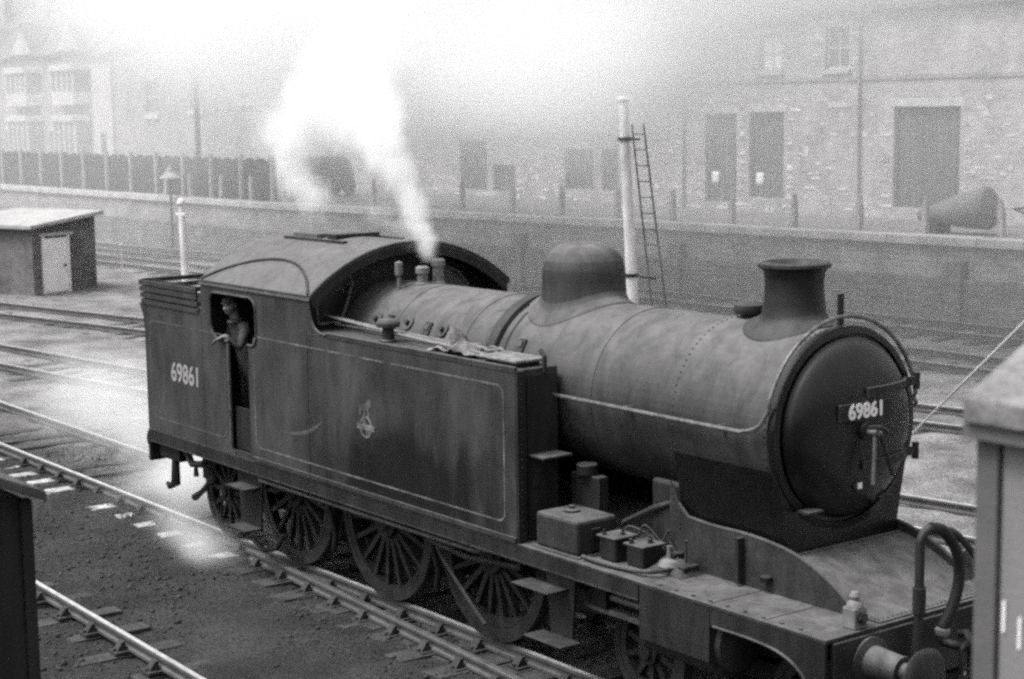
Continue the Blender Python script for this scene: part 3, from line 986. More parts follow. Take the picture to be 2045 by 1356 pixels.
# dark round-topped van
van = thing('parked_van', 'dark round-topped van parked on the street behind the wall, steam before it', 'van', (-47.9, 25.2, SZ))
prof = [(-48.6, 2.1), (-46.7, 2.1), (-46.62, 2.75), (-46.85, 3.2), (-47.3, 3.42), (-48.0, 3.42), (-48.4, 3.25), (-48.62, 2.8)]
MB().prism(prof, 'y', 24.4, 26.0).build('body', M_van, van, smooth=35, bevel=0.06)
for (xx) in (-48.2, -47.1):
    for yy in (24.38, 26.02):
        w = MB(); w.lathe([(0.0, -0.08), (0.34, -0.08), (0.36, 0), (0.34, 0.08), (0, 0.08)], (xx, yy, SZ + 0.36), 'y', 18); w.build('wheel', M_van, van)
MB().box(-47.3, -46.9, 24.37, 24.39, 2.75, 3.1).build('window', M_glass, van, smooth=0)

# conical boiler-like shape lying on the street
cone = thing('conical_tank', 'large pale conical tank lying on its side above the wall', 'tank', (-16.5, 25.6, SZ))
b = MB()
prof = [(0.0, -1.2), (0.12, -1.18), (0.18, -1.08), (0.30, -0.5), (0.44, 0.1), (0.55, 0.65), (0.57, 0.82), (0.50, 0.92), (0.30, 0.96), (0.0, 0.97)]
b.lathe(prof, (0, 0, 0), 'x', 32)
ob = b.build('shell', M_street, cone, local=True)
ob.location = (0.0, 0, 0.60); ob.rotation_euler = (0, math.radians(-8), math.radians(8))
MB().box(-0.8, -0.5, -0.3, 0.3, 0.0, 0.36).build('chock', M_fence, cone, local=True, smooth=0)

# low handcart at right edge
cart = thing('handcart', 'low pale handcart beside the conical tank at the picture edge', 'handcart', (-13.2, 26.0, SZ))
b = MB(); b.box(-14.2, -12.0, 25.6, 26.6, 2.28, 2.42); b.build('bed', M_conc, cart, smooth=0, bevel=0.015)
for yy in (25.55, 26.65):
    for xx in (-13.7, -12.6):
        b = MB(); b.lathe([(0.2, -0.03), (0.25, -0.03), (0.25, 0.03), (0.2, 0.03), (0.2, -0.03)], (xx, yy, SZ + 0.26), 'y', 18)
        b.box(xx - 0.2, xx + 0.2, yy - 0.015, yy + 0.015, SZ + 0.24, SZ + 0.28); b.box(xx - 0.02, xx + 0.02, yy - 0.014, yy + 0.014, SZ + 0.06, SZ + 0.46)
        b.build('wheel', M_fence, cart)
MB().tube([(-14.2, 25.7, 2.36), (-14.9, 25.75, 2.55), (-14.9, 26.45, 2.55), (-14.2, 26.5, 2.36)], 0.03).build('handle', M_fence, cart)

# telegraph pole and yard lamp at left
tp = thing('telegraph_pole', 'tall thin dark pole rising behind the dark fence', 'pole', (-55.0, 23.4, SZ))
MB().cyl((-55.0, 23.4, SZ), (-55.0, 23.4, 7.6), 0.14, 0.09, 10).build('shaft', M_fence, tp)
MB().box(-55.8, -54.2, 23.34, 23.46, 7.0, 7.12).build('crossarm', M_fence, tp, smooth=0)
for dx in (-0.7, -0.35, 0.35, 0.7):
    MB().lathe([(0.02, 7.123), (0.05, 7.15), (0.04, 7.22), (0, 7.26)], (-55 + dx, 23.4, 0), 'z', 8).build('insulator', M_white, tp)
yl = thing('yard_lamp', 'small white conical yard lamp standing at the foot of the wall', 'lamp', (-50.8, 20.0, 0))
MB().cyl((-50.8, 20.0, -0.2), (-50.8, 20.0, 2.7), 0.05, n=8).build('column', M_fence, yl)
MB().lathe([(0.42, 2.66), (0.42, 2.7), (0.2, 2.9), (0.16, 2.92), (0.16, 3.0), (0.05, 3.16), (0, 3.2)], (-50.8, 20, 0), 'z', 16).build('shade', M_conc, yl)

# ------------------------------------------------------------------ small brick hut at left
hut = thing('brick_hut', 'small brick hut with lean-to roof and pale door beside the tracks', 'hut', (-37.75, 9.05, GZ), math.radians(20))
W_, L_ = 2.55, 3.6
hw = MB()
hw.prism([(0, 0), (W_, 0), (W_, 2.30), (0, 2.04)], 'x', -L_, 0)
hw.build('wall', M_brickhut, hut, local=True, smooth=0)
rf = MB()
rf.prism([(-0.22, 2.02), (W_ + 0.2, 2.325), (W_ + 0.2, 2.45), (-0.22, 2.145)], 'x', -L_ - 0.2, 0.22)
rfo = rf.build('roof', M_hutroof2, hut, local=True, smooth=0, bevel=0.02)
dr = MB().box(0.004, 0.05, 0.42, 1.34, 0.06, 1.70).build('door', M_hutdoor, hut, local=True, smooth=0, bevel=0.01)
for yy in (0.345, 1.345):
    MB().box(0.004, 0.075, yy, yy + 0.07, 0.02, 1.78).build('door_frame', M_hutdoor, dr, local=True, smooth=0)
MB().box(0.004, 0.09, 0.24, 1.56, 1.783, 1.87).build('lintel', M_lintel, hut, local=True, smooth=0)
MB().box(0.004, 0.12, 0.32, 1.45, -0.02, 0.05).build('step', M_conc, hut, local=True, smooth=0)
b = MB(); b.ball((0.09, 1.2, 0.86), 0.045); b.build('door_handle', M_fence, dr, local=True)

# white post with cross bar
wp = thing('lamp_post', 'short white post with cross bar behind the locomotive bunker', 'post', (-33.65, 12.0, GZ))
MB().cyl((-33.5, 12, GZ), (-33.68, 12, 2.58), 0.14, 0.085, 14).build('shaft', M_post, wp)
MB().box(-33.98, -33.38, 11.96, 12.04, 2.30, 2.36).build('cross_bar', M_post, wp, smooth=0)
b = MB(); b.lathe([(0.09, 2.583), (0.13, 2.62), (0.13, 2.68), (0.06, 2.78), (0, 2.8)], (-33.68, 12, 0), 'z', 14); b.build('cap', M_post, wp)
# thin rod beside
tr = MB().cyl((-40.6, 13.2, GZ), (-40.6, 13.2, 0.95), 0.025, n=8).lathe([(0.05, 0.95), (0.05, 1.0), (0, 1.03)], (-40.6, 13.2, 0), 'z', 8).build('marker_stake', M_post)
tag(tr, 'thin pale marker stake between the tracks near the brick hut', 'stake')

# tall white leaning post with ladder
sp_ = thing('signal_post', 'tall white leaning signal post with dark iron ladder rising behind the dome', 'signal post', (-9.99, 9.0, GZ))
PB, PT = V(-10.13, 9.0, GZ), V(-10.49, 9.0, 5.35)
MB().cyl(PB, PT, 0.115, 0.082, 18).build('mast', M_post, sp_)
MB().lathe([(0.11, 0), (0.12, 0.03), (0.10, 0.06), (0, 0.09)], PT, 'z', 14).build('post_cap', M_post, sp_)
LB, LT = V(-9.0, 8.8, GZ), V(-9.95, 8.86, 4.95)
lad = MB()
a = V(0.0, 0, 0)
hwid = V(0.155, 0.04, 0)
lad.cyl(LB - hwid, LT - hwid * 0.75, 0.016, n=8); lad.cyl(LB + hwid, LT + hwid * 0.75, 0.016, n=8)
lo = lad.build('ladder', M_ladder, sp_)
for i in range(19):
    t = (i + 0.6) / 19.2
    c = LB + (LT - LB) * t
    w = hwid * (1 - 0.25 * t)
    MB().cyl(c - w, c + w, 0.011, n=6).build('rung', M_ladder, lo)
for z in (2.35, 4.7):
    t = (z - GZ) / (PT[2] - GZ); c = PB + (PT - PB) * t
    t2 = (z - GZ) / (LT[2] - GZ); d = LB + (LT - LB) * t2
    MB().cyl(c, d, 0.02, n=6).build('ladder_bracket', M_fence, sp_)
    MB().lathe([(0.095, -0.03), (0.125, -0.03), (0.125, 0.03), (0.095, 0.03)], c, 'z', 16).build('strap', M_fence, sp_)

# ================================================================== LOCOMOTIVE
loco = thing('tank_locomotive', 'dark grimy steam tank locomotive numbered 69861 standing on the track', 'locomotive', (0, 0, 0))
W = 1.33
ZR, ZT, ZB, XF = 1.29, 2.90, 2.60, 3.81
def P(mb, name, m, parent=loco, **k):
    o_ = mb.build(name, m, parent, **k)
    if name == 'rivet_row': o_['kind'] = 'stuff'
    return o_

# frames and dark inside
for s in (-1, 1):
    P(MB().prism([(-7.7, 0.55), (-7.7, 1.26), (3.76, 1.26), (3.76, 0.75), (2.9, 0.72), (1.2, 0.62), (0.2, 0.55), (-5.6, 0.5), (-6.2, 0.45)], 'y', s * 0.59, s * 0.63), 'frame', M_motion, smooth=0)
P(MB().box(-4.6, -2.2, -0.56, 0.56, 0.35, 1.255), 'ashpan', M_motion, smooth=0)
P(MB().box(-1.9, 1.4, -0.5, 0.5, 0.7, 1.25), 'inside_motion', M_motion, smooth=0)

# running plate and valance
P(MB().box(-7.76, XF, -W, W, ZR - 0.035, ZR), 'running_plate', M_plate, smooth=0, bevel=0.006)
for s in (-1, 1):
    y0, y1 = (s * (W - 0.03), s * (W - 0.003))
    P(MB().box(-7.755, 1.68, min(y0, y1), max(y0, y1), 1.135, ZR - 0.036), 'valance', M_black, smooth=0)
    P(MB().box(-7.755, 1.68, min(s * (W - 0.09), s * (W - 0.0)), max(s * (W - 0.09), s * (W - 0.0)), 1.118, 1.134), 'valance_flange', M_plate, smooth=0)
    arc = [(2.56, ZR - 0.036), (2.56, 1.10)] + bez([(2.58, 1.13, 0), (3.05, 1.125, 0), (3.35, 1.09, 0), (3.55, 1.0, 0), (3.66, 0.86, 0), (3.70, 0.72, 0)], 20) + [(3.80, 0.72), (3.80, ZR - 0.036)]
    P(MB().prism([(q[0], q[1]) for q in arc], 'y', y0, y1), 'front_valance', M_black, smooth=0)
    P(MB().tube([(q[0], s * (W + 0.004), q[1] - 0.005) for q in bez([(2.6, 1.12, 0), (3.05, 1.117, 0), (3.35, 1.082, 0), (3.55, 0.99, 0), (3.65, 0.86, 0), (3.69, 0.72, 0)], 20)], 0.012, 6), 'valance_beading', M_plate)
    # pipe under the plate
    P(MB().tube([(-5.0, s * 1.27, 1.05), (-2.0, s * 1.27, 1.05), (-0.75, s * 1.27, 1.055), (-0.55, s * 1.22, 1.09)], 0.022, 8), 'feed_pipe', M_plate)

# side tanks
for s in (-1, 1):
    ya, yb = sorted((s * 0.83, s * W))
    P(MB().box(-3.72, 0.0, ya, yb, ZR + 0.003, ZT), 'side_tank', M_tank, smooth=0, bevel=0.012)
    P(MB().box(-3.35, 0.004, *sorted((s * (W - 0.028), s * (W + 0.004))), ZT - 0.035, ZT + 0.028), 'tank_rim', M_plate, smooth=0, bevel=0.006)
    # front corner angle and face strip
    P(MB().box(0.003, 0.035, *sorted((s * (W - 0.085), s * (W - 0.002))), ZR + 0.005, ZT - 0.01), 'corner_angle', M_black, smooth=0)
    P(MB().box(0.003, 0.016, *sorted((s * 0.85, s * 1.20))[0:2], ZR + 0.02, ZT - 0.06), 'tank_front_sheet', M_black, smooth=0)
    P(MB().box(-5.0, 0.0, *sorted((s * W, s * (W + 0.018))), ZR + 0.004, ZR + 0.05), 'tank_foot_angle', M_plate, smooth=0)
    # rivets on the front angle
    rv = MB()
    for i in range(22):
        rv.ball((0.036, s * (W - 0.042), ZR + 0.08 + i * 0.07), 0.012, n=6, k=4)
    P(rv, 'rivet_row', M_black)

rv = MB()
for i in range(26):
    rv.ball((-3.66, -W - 0.001, ZR + 0.09 + i * 0.06), 0.008, n=5, k=4)
for i in range(46):
    rv.ball((-3.6 + i * 0.079, -W - 0.0045, ZT - 0.015), 0.008, n=5, k=4)
for i in range(24):
    rv.ball((-6.13, -W - 0.001, ZR + 0.09 + i * 0.066), 0.008, n=5, k=4)
P(rv, 'rivet_row', M_tank)
# cab and bunker side sheets (opening with doorway slot on the near side)
def rrect(x0, x1, z0, z1, rr, n=6):
    pts = []
    for cx_, cz_, a0 in ((x1 - rr[0], z1 - rr[0], 0), (x0 + rr[1], z1 - rr[1], 90), (x0 + rr[2], z0 + rr[2], 180), (x1 - rr[3], z0 + rr[3], 270)):
        r_ = rr[[0, 90, 180, 270].index(a0)]
        for i in range(n + 1):
            t = math.radians(a0 + 90 * i / n)
            pts.append((cx_ + r_ * math.cos(t), cz_ + r_ * math.sin(t)))
    return pts
ZE = 3.29
front_curve = [(-3.30, ZT), (-3.45, 2.915), (-3.55, 2.96), (-3.61, 3.04), (-3.64, 3.14), (-3.66, ZE)]
def slab_with_hole(outer, hole, y0, y1):
    bm = bmesh.new()
    vo = [bm.verts.new((x, y0, z)) for x, z in outer]
    vh = [bm.verts.new((x, y0, z)) for x, z in hole]
    eo = [bm.edges.new((vo[i], vo[(i + 1) % len(vo)])) for i in range(len(vo))]
    eh = [bm.edges.new((vh[i], vh[(i + 1) % len(vh)])) for i in range(len(vh))]
    res = bmesh.ops.triangle_fill(bm, use_beauty=True, use_dissolve=False, edges=eo + eh)
    faces = [f for f in bm.faces]
    ext = bmesh.ops.extrude_face_region(bm, geom=faces)
    for q in ext['geom']:
        if isinstance(q, bmesh.types.BMVert):
            q.co.y = y1
    bmesh.ops.recalc_face_normals(bm, faces=bm.faces)
    mb = MB()
    bm.verts.index_update()
    mb.add([tuple(v.co) for v in bm.verts], [tuple(v.index for v in f.verts) for f in bm.faces])
    bm.free()
    return mb
hole_u = rrect(-5.94, -4.84, 2.62, 3.17, (0.14, 0.12, 0.20, 0.12))
# splice doorway slot into bottom edge
hole = []
for i, q in enumerate(hole_u):
    hole.append(q)
    nq = hole_u[(i + 1) % len(hole_u)]
    if abs(q[1] - 2.62) < 1e-6 and abs(nq[1] - 2.62) < 1e-6 and nq[0] > q[0] + 0.3:
        hole += [(-5.50, 2.62), (-5.50, ZR + 0.06), (-5.05, ZR + 0.06), (-5.05, 2.62)]
outer = [(-6.18, ZR + 0.003), (-3.722, ZR + 0.003), (-3.722, ZT), (-3.30, ZT)] + front_curve[1:] + [(-6.18, ZE)]
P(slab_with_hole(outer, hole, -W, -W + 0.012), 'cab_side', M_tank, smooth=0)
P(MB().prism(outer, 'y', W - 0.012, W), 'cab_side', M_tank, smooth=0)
# beading round the opening
bead = [(x, -W - 0.004, z) for x, z in hole_u if not (z < 2.63 and -5.55 < x < -5.0)]
i0 = max(range(len(hole_u)), key=lambda i: (abs(hole_u[i][1] - 2.62) < 1e-6) * (hole_u[i][0] > -5.2) * 1.0)
up_ = [q for q in hole_u]
start = [i for i, q in enumerate(up_) if abs(q[1] - 2.62) < 1e-6 and q[0] > -5.1][0]
loop = up_[start:] + up_[:start]
P(MB().tube([(-5.05, -W - 0.004, 2.62)] + [(x, -W - 0.004, z) for x, z in loop] + [(-5.50, -W - 0.004, 2.62)], 0.017, 6), 'opening_beading', M_plate)
fc = [(x, -W - 0.002, z) for x, z in front_curve]
P(MB().tube(fc, 0.014, 6), 'cab_edge_beading', M_plate)
# doorway fittings: handrail in the slot and half door
P(MB().tube([(-5.44, -W - 0.05, 2.60), (-5.44, -W - 0.05, ZR + 0.08)], 0.014, 8), 'door_handrail', M_steel)
P(MB().box(-5.49, -5.06, -W + 0.05, -W + 0.075, ZR + 0.07, 1.85), 'half_door', M_black, smooth=0)
P(MB().box(-6.2, -3.9, -W + 0.014, W - 0.014, ZR + 0.002, ZR + 0.055), 'footplate_floor', M_motion, smooth=0)
# cab back sheet, front spectacle plate
RC = 1.33
roofR = (RC ** 2 + 0.51 ** 2) / (2 * 0.51)
def roof_z(y):
    return 3.80 - roofR + math.sqrt(roofR ** 2 - y * y)
arc_pts = [(y, roof_z(y) - 0.036) for y in np.linspace(-W + 0.02, W - 0.02, 25)]
def plate_from(ptsb, x0, x1, name, m):
    P(MB().prism(ptsb, 'x', x0, x1), name, m, smooth=0)
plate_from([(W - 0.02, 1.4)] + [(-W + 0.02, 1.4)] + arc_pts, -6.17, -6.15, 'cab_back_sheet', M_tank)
plate_from([(W - 0.02, 1.4)] + [(-W + 0.02, 1.4)] + arc_pts, -4.02, -4.0, 'spectacle_plate', M_black)
def spectacle(s):
    pts = [(s * 1.02, 2.93), (s * 1.04, 3.12), (s * 0.98, 3.27), (s * 0.86, 3.40), (s * 0.70, 3.46), (s * 0.60, 3.44), (s * 0.57, 3.36), (s * 0.66, 3.10), (s * 0.74, 2.93)]
    gl = P(MB().prism(pts, 'x', -3.998, -3.985), 'spectacle_window', M_glass, smooth=0)
    P(MB().tube([(-3.985, q[0], q[1]) for q in pts + pts[:1]], 0.018, 6), 'window_rim', M_brass, gl)
spectacle(-1); spectacle(1)
# roof
ry = np.linspace(-W - 0.02, W + 0.02, 41)
outer_ = [(y, roof_z(min(max(y, -1.35), 1.35)) ) for y in ry]
inner_ = [(y, roof_z(min(max(y, -1.35), 1.35)) - 0.03) for y in ry[::-1]]
roof = P(MB().prism(outer_ + inner_, 'x', -6.20, -3.62), 'cab_roof', M_roof, smooth=25)
lip = [(y, roof_z(y) - 0.032) for y in np.linspace(-W + 0.0, W, 41)] + [(y * 0.965, roof_z(y) - 0.125) for y in np.linspace(W, -W, 41)]
P(MB().prism(lip, 'x', -3.67, -3.625), 'roof_lip', M_black, roof, smooth=25)
P(MB().tube([(-3.62, y, roof_z(y) + 0.004) for y in np.linspace(-W - 0.01, W + 0.01, 41)], 0.016, 6), 'roof_edge_beading', M_plate, roof)
rs = []
for i in range(33):
    t = i / 32
    y = -1.325 + 0.40 * math.sin(math.pi * t) ** 0.9
    rs.append((-6.16 + 2.48 * t, y, roof_z(y) + 0.012))
P(MB().tube(rs, 0.017, 6), 'rain_strip', M_black, roof)
P(MB().tube([(-6.2, -W - 0.012, ZE - 0.002), (-3.64, -W - 0.012, ZE - 0.002)], 0.014, 6), 'eave_beading', M_black, roof)
# roof ventilator slides
P(MB().box(-5.75, -4.4, -0.42, -0.36, roof_z(0.4) - 0.01, roof_z(0.4) + 0.03), 'ventilator_runner', M_plate, roof, smooth=0)
P(MB().box(-5.75, -4.4, 0.36, 0.42, roof_z(0.4) - 0.01, roof_z(0.4) + 0.03), 'ventilator_runner', M_plate, roof, smooth=0)
P(MB().box(-5.65, -5.1, -0.35, 0.35, roof_z(0) - 0.03, roof_z(0) + 0.035), 'ventilator_slide', M_roof, roof, smooth=0, bevel=0.01)
P(MB().box(-4.95, -4.75, -0.30, 0.30, roof_z(0) - 0.03, roof_z(0) + 0.045), 'ventilator_stop', M_plate, roof, smooth=0, bevel=0.01)

# bunker
bk = [(-7.76, ZR + 0.003), (-7.76, 2.55), (-7.80, 2.75), (-7.90, 2.88), (-6.19, 2.88), (-6.19, ZR + 0.003)]
for s in (-1, 1):
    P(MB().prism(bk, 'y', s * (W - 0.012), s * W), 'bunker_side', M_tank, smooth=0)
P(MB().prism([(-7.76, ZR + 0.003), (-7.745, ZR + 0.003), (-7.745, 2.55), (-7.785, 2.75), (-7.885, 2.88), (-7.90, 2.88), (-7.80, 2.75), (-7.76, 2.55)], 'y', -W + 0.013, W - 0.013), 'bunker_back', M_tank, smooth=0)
for i in range(4):
    z = 2.91 + i * 0.082
    dx = 0.008 * i
    path = [(-6.24, -W - 0.004 - dx, z), (-7.80, -W - 0.004 - dx, z), (-7.88 - dx, -W + 0.07, z), (-7.89 - dx, 0, z), (-7.88 - dx, W - 0.07, z), (-7.80, W + 0.004 + dx, z), (-6.24, W + 0.004 + dx, z)]
    mb = MB(); mb.sweep_rect(path, 0.028, 0.056)
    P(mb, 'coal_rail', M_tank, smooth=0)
P(MB().box(-7.6, -6.4, -W + 0.05, -W + 0.07, 2.86, 3.19), 'rail_backing_sheet', M_black, smooth=0)
cl = MB()
r = random.Random(4)
for i in range(420):
    x, y = r.uniform(-7.7, -6.3), r.uniform(-1.2, 1.2)
    h = 2.75 + 0.22 * (1 - (y / 1.3) ** 2) * (0.6 + 0.4 * math.sin(3 * x))
    q = r.uniform(0.06, 0.13)
    cl.ball((x, y, h - q * 0.4), q, (r.uniform(.7, 1.3), r.uniform(.7, 1.3), r.uniform(.6, 1)), n=6, k=4)
tag(P(cl, 'coal', M_coal, smooth=0), kind='stuff')
P(MB().box(-7.7, -6.2, -1.25, 1.25, 2.3, 2.62), 'coal_floor', M_motion, smooth=0)

# lining, number, emblem
def panel_line(x0, x1, z0, z1, rad=0.10, w=0.017):
    q = rrect(x0, x1, z0, z1, (rad,) * 4, 5)
    inner = rrect(x0 + w, x1 - w, z0 + w, z1 - w, (rad - w / 2,) * 4, 5)
    n = len(q)
    mb = MB()
    vs_ = [(a, -W - 0.0025, b_) for a, b_ in q] + [(a, -W - 0.0025, b_) for a, b_ in inner] + [(a, -W + 0.004, b_) for a, b_ in q] + [(a, -W + 0.004, b_) for a, b_ in inner]
    fs_ = []
    for i in range(n):
        j = (i + 1) % n
        fs_ += [(i, j, n + j, n + i), (2 * n + i, 3 * n + i, 3 * n + j, 2 * n + j), (i, 2 * n + i, 2 * n + j, j), (n + i, n + j, 3 * n + j, 3 * n + i)]
    mb.add(vs_, fs_)
    return mb
tank_line = P(panel_line(-4.93, -0.17, 1.45, 2.745), 'panel_lining', M_line, smooth=0)
bunk_line = P(panel_line(-7.62, -5.62, 1.45, 2.69), 'panel_lining', mat('dull_lining_paint', 0.10, 0.7, 0.3, 5), smooth=0)

def put_text(s, size, name, m, matrix, parent, sx=1.0):
    me_ = text_mesh(s, size, 0.002)
    me_.transform(Matrix.Diagonal((sx, 1, 1, 1)))
    me_.transform(matrix)
    me_.materials.clear(); me_.materials.append(m)
    ob = bpy.data.objects.new(name, me_)
    COL.objects.link(ob); ob.parent = parent
    return ob
# text local X-> world, text Y-> world Z, facing -Y : rotate about X by 90
Rneg_y = Matrix.Rotation(math.radians(90), 4, 'X')
put_text('69861', 0.33, 'running_number', M_num, Matrix.Translation((-6.66, -W - 0.003, 2.085)) @ Rneg_y, loco, 0.95)
# facing +X : text X -> +Y, text Y -> +Z
Rpos_x = Matrix(((0, 0, 1, 0), (1, 0, 0, 0), (0, 1, 0, 0), (0, 0, 0, 1)))

# emblem on tank: lion standing over a spoked wheel crossed by a bar
ex, ez = -2.56, 2.02
em = MB()
em.lathe([(0.118, -0.002), (0.118, 0.002), (0.092, 0.002), (0.092, -0.002), (0.118, -0.002)], (ex, -W - 0.002, ez), 'y', 28)
for k in range(6):
    a_ = math.pi * k / 6 + 0.26
    c, d = math.cos(a_) * 0.094, math.sin(a_) * 0.094
    em.tube([(ex - c, -W - 0.002, ez - d), (ex + c, -W - 0.002, ez + d)], 0.006, 4)
emb = P(em, 'emblem_wheel', M_line, smooth=30)
P(MB().box(ex - 0.17, ex + 0.17, -W - 0.0065, -W - 0.0045, ez - 0.03, ez + 0.03), 'emblem_bar', M_line, emb, smooth=0)
lion = [(-0.15, 0.16), (-0.11, 0.15), (-0.10, 0.20), (-0.05, 0.21), (-0.055, 0.15), (-0.01, 0.15), (0.0, 0.20), (0.04, 0.22), (0.05, 0.15), (0.09, 0.15), (0.075, 0.24), (0.12, 0.26), (0.14, 0.30), (0.10, 0.34), (0.05, 0.33), (0.02, 0.29), (-0.08, 0.28), (-0.12, 0.26), (-0.15, 0.30), (-0.17, 0.30), (-0.14, 0.23)]
P(MB().prism([(ex + a_ * 0.8, ez - 0.03 + b_ * 0.95) for a_, b_ in lion], 'y', -W - 0.004, -W + 0.003), 'emblem_lion', M_line, emb, smooth=0)
# wiped arc mark on the tank side: pale crescent rubbed into the grime
cres = [(-4.42, 1.73), (-4.1, 1.735), (-3.8, 1.79), (-3.55, 1.89), (-3.4, 1.99)]
cc = bez([(a_, b_, 0) for a_, b_ in cres], 20)
mb = MB(); n_ = len(cc)
vs_ = []
for i, q in enumerate(cc):
    wd = 0.022 * math.sin(math.pi * i / (n_ - 1)) + 0.002
    vs_ += [(q[0], -W - 0.0012, q[1] - wd), (q[0], -W - 0.0012, q[1] + wd)]
mb.add(vs_, [(2 * i, 2 * i + 2, 2 * i + 3, 2 * i + 1) for i in range(n_ - 1)])
P(mb, 'rubbed_mark', mat('rubbed_metal', 0.10, 0.4, 0.3, 8), smooth=0)

# boiler
def drum(x0, x1, R, name, m, caps=True):
    b = MB(); b.lathe([(0, x0), (R, x0), (R, x1), (0, x1)], (0, 0, ZB), 'x', 72)
    return P(b, name, m, smooth=35)
drum(-4.0, -1.14, 0.765, 'firebox_cladding', M_boiler)
boiler = drum(-1.14, 1.50, 0.80, 'boiler_barrel', M_boiler)
drum(1.50, 2.74, 0.825, 'smokebox', M_boiler)
for xb_, R, w in ((-3.0, 0.767, 0.05), (-1.72, 0.767, 0.05), (0.42, 0.802, 0.05), (1.46, 0.803, 0.04)):
    b = MB(); b.lathe([(R - 0.01, xb_ - w / 2), (R + 0.004, xb_ - w / 2), (R + 0.004, xb_ + w / 2), (R - 0.01, xb_ + w / 2)], (0, 0, ZB), 'x', 72)
    P(b, 'boiler_band', M_boiler, boiler, smooth=35)
b = MB(); b.lathe([(0.76, -1.24), (0.845, -1.22), (0.845, -1.08), (0.79, -1.06)], (0, 0, ZB), 'x', 72)
P(b, 'cladding_step', M_black, boiler, smooth=35)
b = MB(); b.lathe([(0.79, -0.98), (0.807, -0.98), (0.807, -0.95), (0.79, -0.95)], (0, 0, ZB), 'x', 72)
P(b, 'boiler_band', M_black, boiler, smooth=35)
rv = MB()
for i in range(64):
    t = math.radians(-40 + i * 260 / 64)
    for xx in (1.56,):
        rv.ball((xx, 0.826 * math.cos(t), ZB + 0.826 * math.sin(t)), 0.010, n=5, k=4)
P(rv, 'rivet_row', M_boiler)
# smokebox lower wrapper and front plate
yl_, zl_ = [], []
wr = []
for i in range(25):
    t = math.radians(-20 + 220 * i / 24)
    wr.append((0.823 * math.cos(t), ZB + 0.823 * math.sin(t)))
wr = wr + [(-0.70, 1.95), (-0.64, 1.62), (-0.62, ZR + 0.003), (0.62, ZR + 0.003), (0.64, 1.62), (0.70, 1.95)]
P(MB().prism(wr, 'x', 1.52, 2.73), 'smokebox_saddle', M_door, smooth=30)
P(MB().prism([(a_ * 1.02, b_ if b_ < ZB else ZB + (b_ - ZB) * 1.02) for a_, b_ in wr], 'x', 2.742, 2.772), 'smokebox_front', M_door, smooth=30)
b = MB(); b.lathe([(0.80, 2.70), (0.848, 2.71), (0.856, 2.75), (0.848, 2.785), (0.79, 2.795)], (0, 0, ZB), 'x', 72); P(b, 'smokebox_ring', M_door, smooth=50)
# door, dished
door_prof = [(0.735, 2.773), (0.755, 2.785), (0.755, 2.80)] + [(0.74 * math.cos(a_), 2.80 + 0.20 * math.sin(a_)) for a_ in np.linspace(0.05, math.pi / 2, 14)]
b = MB(); b.lathe(door_prof, (0, 0, ZB), 'x', 72); sdoor = P(b, 'smokebox_door', M_door, smooth=40)
def dish_x(y, z):
    rr_ = math.hypot(y, z - ZB)
    return 2.80 + 0.20 * math.sqrt(max(0, 1 - (rr_ / 0.74) ** 2))
for zz, ya in ((2.915, 0.02), (2.31, -0.02)):
    ysamp = np.linspace(ya, 0.72, 14)
    top = [(dish_x(y, zz) + 0.012, y, zz) for y in ysamp] + [(2.84, 0.80, zz)]
    vs_, fs_ = [], []
    for q in top:
        for dx in (-0.012, 0.016):
            for dz in (-0.038, 0.038):
                vs_.append((q[0] + dx, q[1], q[2] + dz))
    for i in range(len(top) - 1):
        o_ = i * 4
        for a_, b_ in ((0, 1), (1, 3), (3, 2), (2, 0)):
            fs_.append((o_ + a_, o_ + b_, o_ + 4 + b_, o_ + 4 + a_))
    fs_ += [(0, 2, 3, 1), tuple(len(vs_) - 4 + k for k in (0, 1, 3, 2))]
    hs = P(MB().add(vs_, fs_), 'hinge_strap', M_plate, sdoor, smooth=0)
    P(MB().cyl((2.84, 0.815, zz - 0.07), (2.84, 0.815, zz + 0.07), 0.03, n=12), 'hinge_pin', M_black, sdoor)
# dart handles
dx0 = dish_x(0, ZB)
P(MB().cyl((dx0 - 0.01, 0, ZB), (dx0 + 0.03, 0, ZB), 0.075, n=20), 'dart_boss', M_black, sdoor)
P(MB().cyl((dx0 + 0.03, 0, ZB), (dx0 + 0.16, 0, ZB), 0.028, n=12), 'dart_spindle', M_steel, sdoor)
P(MB().tube([(dx0 + 0.10, 0, ZB), (dx0 + 0.12, -0.03, ZB - 0.2), (dx0 + 0.12, -0.04, ZB - 0.42)], 0.017, 8), 'dart_handle', M_steel, sdoor)
P(MB().tube([(dx0 + 0.15, 0, ZB), (dx0 + 0.16, 0.08, ZB - 0.18), (dx0 + 0.16, 0.15, ZB - 0.36)], 0.015, 8), 'dart_handle', M_black, sdoor)
P(MB().tube([(dx0 + 0.13, -0.11, ZB + 0.06), (dx0 + 0.14, 0.02, ZB + 0.05), (dx0 + 0.13, 0.12, ZB + 0.0)], 0.017, 8), 'dart_handle', M_black, sdoor)
# number plate
px_ = dish_x(0, 2.775) + 0.012
npl = P(MB().box(px_ - 0.03, px_, -0.31, 0.31, 2.695, 2.845), 'number_plate', M_black, sdoor, smooth=0, bevel=0.006)
put_text('69861', 0.17, 'plate_number', M_white, Matrix.Translation((px_ + 0.003, 0.0, 2.77)) @ Rpos_x, npl, 1.02)
